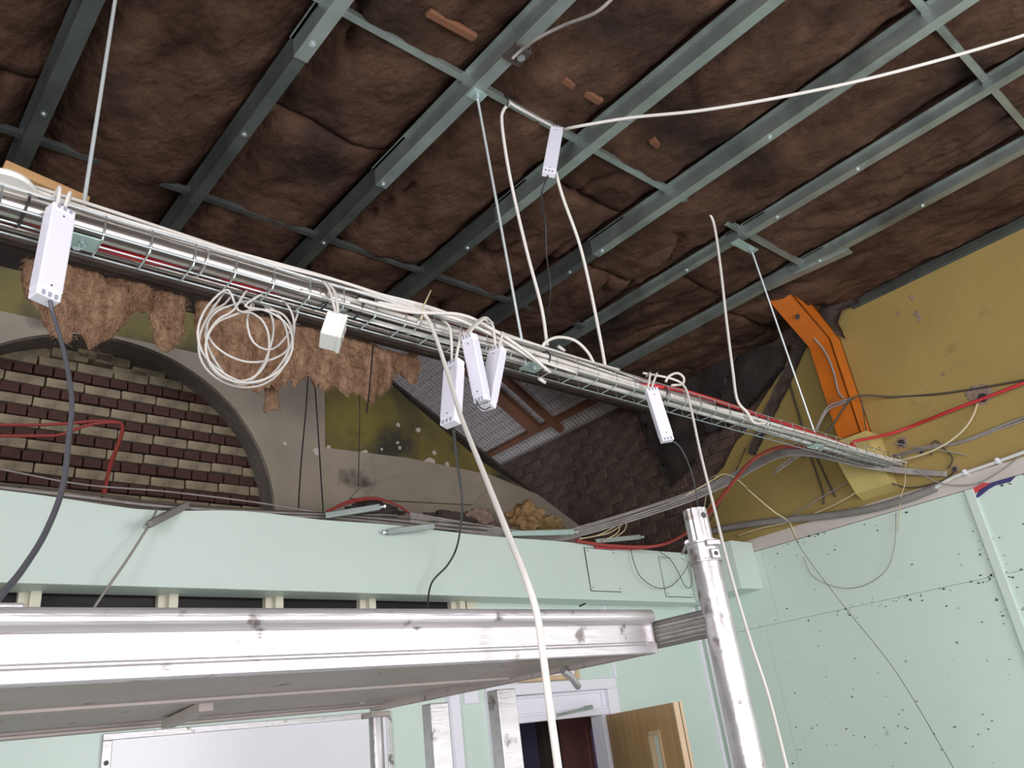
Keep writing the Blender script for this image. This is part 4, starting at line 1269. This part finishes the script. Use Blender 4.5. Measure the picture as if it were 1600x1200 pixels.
# pipes along the ledge
pg = [P(1085, 838, X=4.42), P(1130, 826, X=4.42), P(1200, 815, X=4.42), P(1290, 806, X=4.42), P(1360, 795, X=4.42), P(1420, 778, X=4.42), P(1462, 762, X=4.43)]
tag(MB().tube(spline(pg), 0.021, 14).build('lagged_pipe', M_lag, None, True), 'grey lagged pipe lying along the top of the mint boards', 'pipe')
pw = thing('conduit_pipe', 'white plastic conduit pipe clipped above the ledge at right', 'pipe', P(1520, 740, X=4.43))
MB().tube(spline([P(1458, 764, X=4.43), P(1485, 748, X=4.43), P(1510, 738, X=4.43), P(1545, 726, X=4.43), P(1600, 706, X=4.43), P(1700, 668, X=4.43), V(4.43, 0.2, 1.04), V(4.43, -1.5, 1.04)]), 0.0095, 12).build('pipe', M_pipew, pw, True)
for (px, py) in ((1508, 738), (1559, 720)):
    c = P(px, py, X=4.43)
    MB().box(c.x - 0.014, c.x + 0.03, c.y - 0.010, c.y + 0.010, c.z - 0.014, c.z + 0.014).build('saddle_clip', M_upvc, pw, bevel=0.004)

# dust, debris wires and conduits along the bulkhead top
for k in range(4):
    pts = [P(-40, 752 + 5 * k, Y=3.06), P(120, 768 + 5 * k + 3 * math.sin(k), Y=3.05), P(250, 786 + 5 * k, Y=3.04), P(400, 797 + 3 * k, Y=3.05), P(520, 803 + 2 * k, Y=3.06), P(640, 812 + 3 * k, Y=3.08), P(760, 823 + 3 * k, Y=3.08), P(860, 834 + 2 * k, Y=3.1)]
    cable(pts, 0.006, M_greyc if k % 2 else M_brownc, 'grey dusty cable lying along the top of the bulkhead', group='cables along the bulkhead top')
cable([P(0, 733, Y=3.2), P(130, 757, Y=3.15), P(260, 768, Y=3.12), P(400, 785, Y=3.1), P(480, 798, Y=3.08), P(560, 806, Y=3.08)], 0.0035, M_greyc, 'thin grey wire sagging in front of the brick arch')
cable([P(-30, 664, Y=3.75), P(50, 664, Y=3.75), P(100, 662, Y=3.72), P(150, 658, Y=3.7), P(185, 660, Y=3.68), P(192, 672, Y=3.66), P(183, 700, Y=3.62), P(166, 750, Y=3.58), P(160, 775, Y=3.55)], 0.0075, M_redd, 'dull red cable looping in front of the brick arch, upper')
cable([P(-30, 681, Y=3.70), P(60, 681, Y=3.7), P(95, 679, Y=3.7), P(135, 665, Y=3.68), P(170, 660, Y=3.66), P(190, 664, Y=3.64), P(186, 690, Y=3.6), P(172, 725, Y=3.58), P(163, 775, Y=3.55)], 0.0075, M_redd, 'dull red cable looping in front of the brick arch, lower')
for k in range(2):
    cable([P(510, 800, Y=3.4), P(545, 786 - 3 * k, Y=3.4), P(585, 780 - 2 * k, Y=3.4), P(620, 789, Y=3.4), P(645, 806, Y=3.35)], 0.006, M_redd, ['lower red cable arching behind the metal strut on bulkhead', 'upper red cable arching behind the metal strut on bulkhead'][k])
cable([P(640, 812, Y=3.3), P(610, 805, Y=3.3), P(560, 806, Y=3.25), P(500, 812, Y=3.2)], 0.006, M_greyc, 'grey cable bent behind the middle bulkhead struts')

# metal struts resting on the bulkhead edge
st_ = [((232, 820), (292, 789), 2.97, M_lag, 'dark grey metal strut poking over the bulkhead at left'), ((508, 806), (594, 792), 2.97, M_galv, 'metal strut with bolted end, second from left on the bulkhead'), ((606, 831), (678, 822), 2.965, M_galv, 'short pale metal strut hanging over the bulkhead edge, third from left'),
       ((798, 834), (896, 831), 2.97, M_zincg, 'slim metal strut lying on the bulkhead, fourth from left'), ((930, 846), (1000, 839), 2.97, M_galv, 'short metal strut at the right end of the bulkhead')]
for i, (a, b, y, m_, lab) in enumerate(st_):
    pa, pb = P(*a, Y=y), P(*b, Y=y - 0.06)
    if i == 0:
        pa, pb = P(*a, Y=y - 0.08), P(*b, Y=y + 0.05)
    if i in (1, 3, 4):
        pa = P(*a, Y=y + 0.03)
    t = thing('metal_strut', lab, 'metal strut', (pa + pb) / 2, 'metal struts on the bulkhead')
    d = (pb - pa)
    MB().bar(pa, pb, 0.022, 0.026).build('channel', m_, t, bevel=0.003)
    e = pb if i in (1, 3, 4) else pa
    s = d.normalized() * (1 if i in (1, 3, 4) else -1)
    MB().tube([e, e + s * 0.02], 0.006, 8).build('bolt', M_zinc, t)
    MB().disc(e + s * 0.02, s, 0.009, 0.007, 6).build('nut', M_zinc, t)
for j, ((a, b, c_, d_2), lab) in enumerate((((905, 842, 60, -8), 'cream wire loop on the bulkhead beside right struts, wide'), ((930, 838, 46, -14), 'cream wire loop on the bulkhead beside right struts, narrow'))):
    cable([P(a, b, Y=2.96), P(a + c_ * 0.5, b - 6, Y=2.92), P(a + c_ * 0.95, b - 20, Y=2.9), P(a + c_ * 1.05, b - 26, Y=2.9), P(a + c_ * 1.0, b - 10, Y=2.93), P(a + c_ * 0.6, b + 4, Y=2.97)], 0.0035, M_yelc, lab)
cable([P(985, 848, Y=2.98), P(988, 870, Y=2.97), P(1000, 900, Y=2.96), P(1025, 918, Y=2.955), P(1048, 916, Y=2.955), P(1068, 895, Y=2.955), P(1078, 875, Y=2.955)], 0.0024, M_slate, 'thin dark wire hanging in a loop before the access panels')
cable([P(1031, 862, Y=2.96), P(1048, 875, Y=2.955), P(1060, 895, Y=2.955), P(1070, 915, Y=2.955), P(1078, 918, Y=2.955), P(1081, 905, Y=2.955), P(1078, 885, Y=2.955)], 0.0024, M_slate, 'thin dark wire curl on the right access panel')
cable([P(245, 796, Y=2.96), P(238, 812, Y=2.94), P(222, 838, Y=2.93), P(195, 880, Y=2.9), P(150, 945, Y=2.9), P(130, 985, Y=2.9)], 0.0045, M_greyc, 'thin grey wire hanging from left strut down behind platform')

# loose white flexes hanging about the ceiling and tray
cable([P(788, 152, Y=1.54), P(800, 163, Y=1.53), P(830, 180, Y=1.53), P(862, 197, Y=1.53)], 0.0065, M_whiteg, 'short flex tied along the cross rail into upper driver')
cable([P(795, 163, Y=1.54), P(787, 172, Y=1.54), P(784, 190, Y=1.55), P(792, 250, Y=1.57), P(806, 320, Y=1.60), P(825, 400, Y=1.62), P(846, 480, Y=1.64), P(855, 540, Y=1.65)], 0.0060, M_white, 'white flex looping from cross rail down into tray, left of upper driver')
cable([P(868, 268, Y=1.50), P(880, 310, Y=1.52), P(905, 380, Y=1.56), P(922, 450, Y=1.60), P(938, 530, Y=1.63), P(946, 575, Y=1.64)], 0.0060, M_white, 'white flex hanging from upper driver down into tray')
cable([P(858, 270, Y=1.50), P(850, 290, Y=1.52), P(846, 310, Y=1.55), P(852, 350, Y=1.6), P(854, 400, Y=1.65), P(860, 450, Y=1.7), P(854, 500, Y=1.72), P(850, 525, Y=1.68)], 0.0030, M_blackc, 'thin black cord hanging below the upper driver')
cable([P(880, 203, Y=1.52), P(900, 198, Z=2.085), P(985, 184, Z=2.06), P(1100, 172, Z=2.0), P(1250, 146, Z=1.97), P(1400, 112, Z=1.99), P(1600, 55, Z=2.03), P(1720, 10, Z=2.06), V(3.2, -0.3, 2.09), V(3.22, -0.9, 2.09)], 0.0062, M_white, 'long white flex drooping from upper driver across the ceiling to right')
cable([P(1106, 330, Y=1.54), P(1116, 352, Y=1.55), P(1126, 420, Y=1.57), P(1135, 500, Y=1.59), P(1145, 580, Y=1.60), P(1152, 625, Y=1.60), P(1168, 645, Y=1.59), P(1178, 660, Y=1.585), P(1195, 662, Y=1.60)], 0.0062, M_white, 'white flex dropping from the ceiling into right part of tray')
cable([P(1111, 275, Y=1.50), P(1107, 300, Y=1.53), P(1105, 332, Y=1.54)], 0.0030, M_blackc, 'black cord holding the right white flex to channel')
cable([P(965, -10, Y=0.90), P(930, 20, Y=0.98), P(880, 40, Y=1.10), P(840, 60, Y=1.2), P(815, 78, Y=1.28), P(800, 92, Y=1.32)], 0.0055, M_greyc, 'dusty grey cable running up along the third channel')
cable([P(655, 485, Y=1.60), P(668, 498, Y=1.58), P(682, 530, Y=1.54), P(700, 585, Y=1.46), P(720, 650, Y=1.34), P(752, 730, Y=1.18), P(790, 825, Y=1.02), P(820, 900, Y=0.93), P(838, 955, Y=0.90), P(848, 1020, Y=0.89), P(857, 1090, Y=0.88), P(868, 1170, Y=0.87), P(876, 1230, Y=0.86)], 0.0056, M_white, 'long white flex dropping from the tray in front of the platform')
cable([P(1005, 583, Y=1.63), P(1050, 592, Y=1.60), P(1070, 605, Y=1.57), P(1080, 640, Y=1.53), P(1095, 710, Y=1.47), P(1115, 790, Y=1.40), P(1140, 890, Y=1.33), P(1172, 1000, Y=1.28), P(1200, 1085, Y=1.25), P(1232, 1210, Y=1.2)], 0.0046, M_white, 'long white flex dropping from tray right of the scaffold upright')
cable([P(848, 545, Y=1.63), P(852, 535, Y=1.62), P(872, 527, Y=1.62), P(898, 532, Y=1.62), P(918, 550, Y=1.62), P(930, 572, Y=1.63)], 0.0055, M_white, 'white flex arched above the tray in a hump')
cable([P(1040, 597, Y=1.61), P(1045, 588, Y=1.60), P(1058, 583, Y=1.60), P(1068, 590, Y=1.60), P(1066, 600, Y=1.60), P(1050, 602, Y=1.60)], 0.0050, M_white, 'small white flex curl standing on the tray')
for k, pts in enumerate(([(560, 468), (640, 487), (720, 492), (770, 515), (820, 548), (857, 580)], [(600, 480), (680, 490), (730, 505), (790, 535), (845, 570), (860, 582)], [(590, 473), (650, 484), (700, 498), (760, 520), (830, 558), (900, 582)])):
    cable([P(a, b, Y=1.585 + 0.01 * k) for a, b in pts], 0.0055, M_white, ['white flex ending in a cut tip at front of tray, upper', 'white flex ending in a cut tip at front of tray, lower', 'white flex bowed above the middle of the tray'][k])

# coil of spare cable hanging under the tray
rng = random.Random(8)
cp_ = []
turns = 6
cx_, cy_ = 383, 530
for i in range(turns * 16 + 1):
    t = 2 * math.pi * i / 16
    k = i / (turns * 16)
    lp = int(i / 16)
    rx_ = 63 + 13 * math.sin(lp * 2.1 + 0.5) + 15 * noise.noise((i * 0.2, 0, 3))
    ry_ = 60 + 15 * math.sin(lp * 1.7) + 14 * noise.noise((i * 0.2, 5, 3))
    px = cx_ + rx_ * math.sin(t) + 11 * math.sin(lp * 1.3 + 0.06 * i)
    py = cy_ - ry_ * math.cos(t) + 10 * math.sin(lp * 2.3 + 1 + 0.05 * i)
    cp_.append(P(px, py, Y=1.66 + 0.012 * lp + 0.010 * noise.noise((i * 0.3, 9, 1))))
cp_ = [P(420, 455, Y=1.66), P(405, 462, Y=1.66)] + cp_ + [P(395, 470, Y=1.72), P(386, 500, Y=1.72), P(396, 535, Y=1.72), P(425, 546, Y=1.72), P(452, 520, Y=1.71), P(465, 490, Y=1.70), P(470, 462, Y=1.69)]
cable(cp_, 0.0030, M_whiteg, 'coil of spare off-white cable hanging under the tray', name='cable_coil', sub=3)

# drop cords from the drivers
cable([P(78, 470, Y=1.55), P(84, 495, Y=1.55), P(100, 550, Y=1.5), P(112, 620, Y=1.4), P(108, 680, Y=1.34), P(98, 760, Y=1.25), P(72, 830, Y=1.16), P(35, 890, Y=1.08), P(2, 930, Y=1.03), P(-25, 965, Y=1.0)], 0.0042, M_slate, 'dark cord swinging from the large left driver to platform')
cable([P(708, 662, Y=1.57), P(714, 720, Y=1.9), P(722, 790, Y=2.4), P(715, 850, Y=2.8), P(700, 882, Y=2.88), P(675, 910, Y=2.92), P(668, 945, Y=2.92), P(666, 980, Y=2.92)], 0.0045, M_blackc, 'thin black cord hanging from leftmost cluster driver over the bulkhead')
cable([P(1046, 686, Y=1.55), P(1062, 698, Y=1.7), P(1076, 725, Y=1.9), P(1086, 760, Y=2.1), P(1090, 790, Y=2.3)], 0.0030, M_slate, 'thin dark cord curving down from the lone right driver')
for k, (a, lab) in enumerate((([(492, 600), (498, 690), (505, 800)], 'thin black wire hanging over pale render beside pilaster edge'), ([(482, 575), (478, 640), (470, 730), (466, 800)], 'thin black wire hanging down the pale pilaster'), ([(560, 560), (562, 640), (560, 760)], 'hair-thin wire hanging over the olive panel'))):
    cable([P(x, y, Y=3.7) for x, y in a], 0.004 if k < 2 else 0.0025, M_blackc, lab)
cable([P(583, 540, Y=3.2), P(578, 600, Y=3.2), P(573, 645, Y=3.2)], 0.004, M_blackc, 'short black wire hanging from the fascia above olive panel')

# ------------------------------------------------------------------ drivers, socket box, bits on the tray
def driver(top_px, bot_px, Yt, Yb, w, d, spin, label, slots_top=True):
    a, b = P(*top_px, Y=Yt), P(*bot_px, Y=Yb)
    az = (a - b).normalized()
    L = (a - b).length
    c = (a + b) / 2
    n = Vector((0, 0, CZ)) - c
    n = (n - az * n.dot(az)).normalized()
    s = az.cross(n)
    n, s = n * math.cos(spin) + s * math.sin(spin), s * math.cos(spin) - n * math.sin(spin)
    t = thing('led_driver', label, 'driver box', b, 'white lighting driver boxes')
    h = L / 2
    MB().obox(c, s, n, az, w / 2, d / 2, h - 0.020).build('body', M_drv, t, bevel=0.003)
    for e in (1, -1):
        cap = MB().obox(c + az * (e * (h - 0.0105)), s, n, az, w / 2 - 0.0008, d / 2 - 0.001, 0.0105).build('end_cover', M_drv2, t, bevel=0.003)
        for q in (-1, 0, 1):
            MB().obox(c + az * (e * (h - 0.007)) + n * (d / 2) + s * (q * w * 0.25), s, n, az, w * 0.055, 0.0012, 0.005).build('terminal_slot', M_slot, cap)
        MB().disc(c + az * (e * (h - 0.029)) + n * (d / 2), n, 0.0022, 0.002, 8).build('screw', M_putty, t)
    return a, b, s, n


D1 = driver((95, 328), (69, 470), 1.575, 1.555, 0.050, 0.034, 0.45, 'large white driver box hanging at far left of tray')
D2 = driver((710, 566), (704, 664), 1.56, 1.555, 0.054, 0.032, -0.75, 'leftmost of the three clustered white driver boxes, hanging straight')
D3 = driver((733, 524), (754, 628), 1.535, 1.545, 0.042, 0.032, -0.55, 'middle clustered white driver box, slanting across its neighbours')
D4 = driver((778, 546), (760, 637), 1.575, 1.572, 0.050, 0.032, -0.7, 'rightmost of the three clustered white driver boxes, behind slanting one')
D5 = driver((1017, 608), (1043, 690), 1.565, 1.55, 0.046, 0.030, 0.4, 'lone white driver box hanging slanted right of the cluster')
D6 = driver((870, 201), (857, 273), 1.52, 1.50, 0.050, 0.026, 0.0, 'white driver box hanging high under the ceiling cross rail')
# short tails from tray into each box
ti = 0
for dn, (D, srcs) in zip(('large left', 'leftmost clustered', 'slanting clustered', 'rightmost clustered', 'lone right'), ((D1, ((84, 312), (105, 322))), (D2, ((690, 500), (716, 520))), (D3, ((770, 505), (765, 512))), (D4, ((755, 505), (780, 530))), (D5, ((1010, 588), (1024, 590))))):
    a, b, s, n = D
    for k, sp_ in enumerate(srcs):
        p0 = P(*sp_, Y=1.63)
        p1 = a + s * (0.008 * (2 * k - 1))
        mid = (p0 + p1) / 2 + UPV * 0.03 + Vector((0, -0.02, 0))
        cable([p0, mid, p1 + UPV * 0.012, p1 - UPV * 0.006], 0.0042, M_white, ('left', 'right')[k] + ' of two short white flex tails into the %s driver box' % dn, name='flex_tail', group='short flex tails into the drivers')
tag(MB().tube(spline([P(745, 626, Y=1.535), P(748, 634, Y=1.53), P(757, 640, Y=1.53), P(766, 636, Y=1.53)]), 0.0018).build('cord_tie', M_blackc, None, True), 'black cord tying the slanting driver to its right neighbour', 'cord')

sb_ = thing('socket_box', 'white square socket box dangling from the tray', 'socket box', P(522, 552, Y=1.57))
c = P(523, 519, Y=1.565)
vw = (Vector((0, 0, CZ)) - c).normalized()
az = (UPV + Vector((0.32, 0, 0.0))).normalized()
n = Vector((0.35, -0.9, -0.35))
n = (n - az * n.dot(az)).normalized()
s = az.cross(n)
rot = Matrix.Rotation(math.radians(38), 3, az)
n, s = rot @ n, rot @ s
MB().obox(c + n * -0.008, s, n, az, 0.034, 0.022, 0.036).build('back_box', M_box, sb_, bevel=0.004)
fp = MB().obox(c + n * 0.017, s, n, az, 0.036, 0.005, 0.038).build('faceplate', M_box, sb_, bevel=0.003)
for q in (-1, 1):
    ol = MB().obox(c + n * 0.0225 + az * (q * 0.012), s, n, az, 0.011, 0.0012, 0.009).build('outlet', M_greyc, fp)
    MB().obox(c + n * 0.024 + az * (q * 0.012), s, n, az, 0.008, 0.001, 0.006).build('outlet_insert', M_box, fp)
MB().tube(spline([P(505, 440, Y=1.60), P(514, 452, Y=1.585), P(521, 475, Y=1.57), c + az * 0.036]), 0.004).build('flex', M_whiteg, sb_, True)
MB().tube(spline([P(512, 442, Y=1.60), P(522, 455, Y=1.585), P(527, 475, Y=1.57), c + az * 0.034 + s * 0.008]), 0.004).build('flex', M_whiteg, sb_, True)

tag(MB().bar(P(4, 262, Y=1.70), P(136, 319, Y=1.70), 0.035, 0.024).build('timber_offcut', M_timber, bevel=0.003), 'pale timber offcut lying on the left end of tray', 'timber')
bm = bmesh.new()
bmesh.ops.create_uvsphere(bm, u_segments=32, v_segments=16, radius=1)
for v in bm.verts:
    v.co.z = max(v.co.z, -0.15)
    v.co = Vector((v.co.x * 0.058, v.co.y * 0.058, v.co.z * 0.026))
me = bpy.data.meshes.new('dome')
bm.to_mesh(me)
bm.free()
dm = thing('ceiling_rose', 'white domed fitting lying on tray at the left edge', 'fitting', P(10, 296, Y=1.64))
obj('dome', me, M_box, dm, True, loc=P(8, 294, Y=1.64))
c = P(8, 294, Y=1.64)
MB().disc(c - UPV * 0.007, UPV, 0.060, 0.006, 32).build('base_plate', M_box, dm)
# ties and tape on the bundle
for (px, py, m_, lab) in ((43, 325, M_blackc, 'black cable tie round the conduit at far left'), (326, 396, M_tape, 'shiny tape band wrapped round the thick conduit'), (517, 455, M_blackc, 'black cable tie beside the socket box'), (569, 484, M_blackc, 'black cable tie right of the socket box'), (656, 505, M_tape, 'pale tape band on the bundle left of driver cluster'), (860, 560, M_blackc, 'black cable tie near the humped flex'), (1042, 607, M_blackc, 'black cable tie above the lone right driver'), (1203, 668, M_zinc, 'bent wire tie on tray near the right flex')):
    c = P(px, py, Y=1.6)
    pts = []
    for i in range(21):
        t = 2 * math.pi * i / 20
        pts.append(V(c.x + 0.004 * math.sin(t), 1.636 + 0.036 * math.cos(t), 1.148 + 0.032 * math.sin(t)))
    o = MB().tube(pts, 0.0028, 6, False).build('cable_tie', m_, None, True)
    tag(o, lab, 'cable tie', 'ties round the tray bundle')
tag(MB().tube([P(658, 500, Y=1.59), P(662, 478, Y=1.6), P(673, 454, Y=1.61)], 0.0028).build('tie_tail', M_yelc, None, True), 'upright loose tail of pale tie above the bundle', 'cable tie')
tag(MB().tube([P(789, 148, Y=1.52), P(794, 156, Y=1.52), P(793, 166, Y=1.53)], 0.0035).build('cable_tie', M_blackc, None, True), 'black tie holding flex to the cross rail', 'cable tie')
for (px, py, Yq, lab) in ((877, 544, 1.68, 'small white cable offcut above the tray'), (847, 594, 1.66, 'small white cable offcut under the tray beside splice plate')):
    a = P(px - 5, py - 3, Y=Yq)
    b = P(px + 5, py + 4, Y=Yq)
    tag(MB().tube([a, b], 0.006, 10).build('cable_offcut', M_white, None, True), lab, 'cable offcut')

# torn poster scraps and debris
XPp = XR - 0.026
for pts, m_, lab in (([(1517, 765), (1536, 754), (1548, 755), (1532, 766), (1521, 772)], M_postr, 'torn red poster scrap by vertical strip on right wall'), ([(1522, 780), (1530, 766), (1548, 755), (1570, 748), (1587, 744), (1578, 753), (1556, 758), (1545, 764), (1530, 776)], M_postb, 'torn navy poster scrap by vertical strip on right wall')):
    q = [P(a, b, X=XPp) for a, b in pts]
    o = obj('poster_scrap', poly_prism([(p.y, p.z) for p in q], lambda a, b: (XPp, a, b), Vector((0.004, 0, 0))), m_)
    tag(o, lab, 'paper scrap')
tag(MB().bar(P(906, 947, Y=2.95), P(914, 943, Y=2.95), 0.012, 0.008).build('black_peg', M_blackc), 'small black peg poking above the platform rail', 'peg')
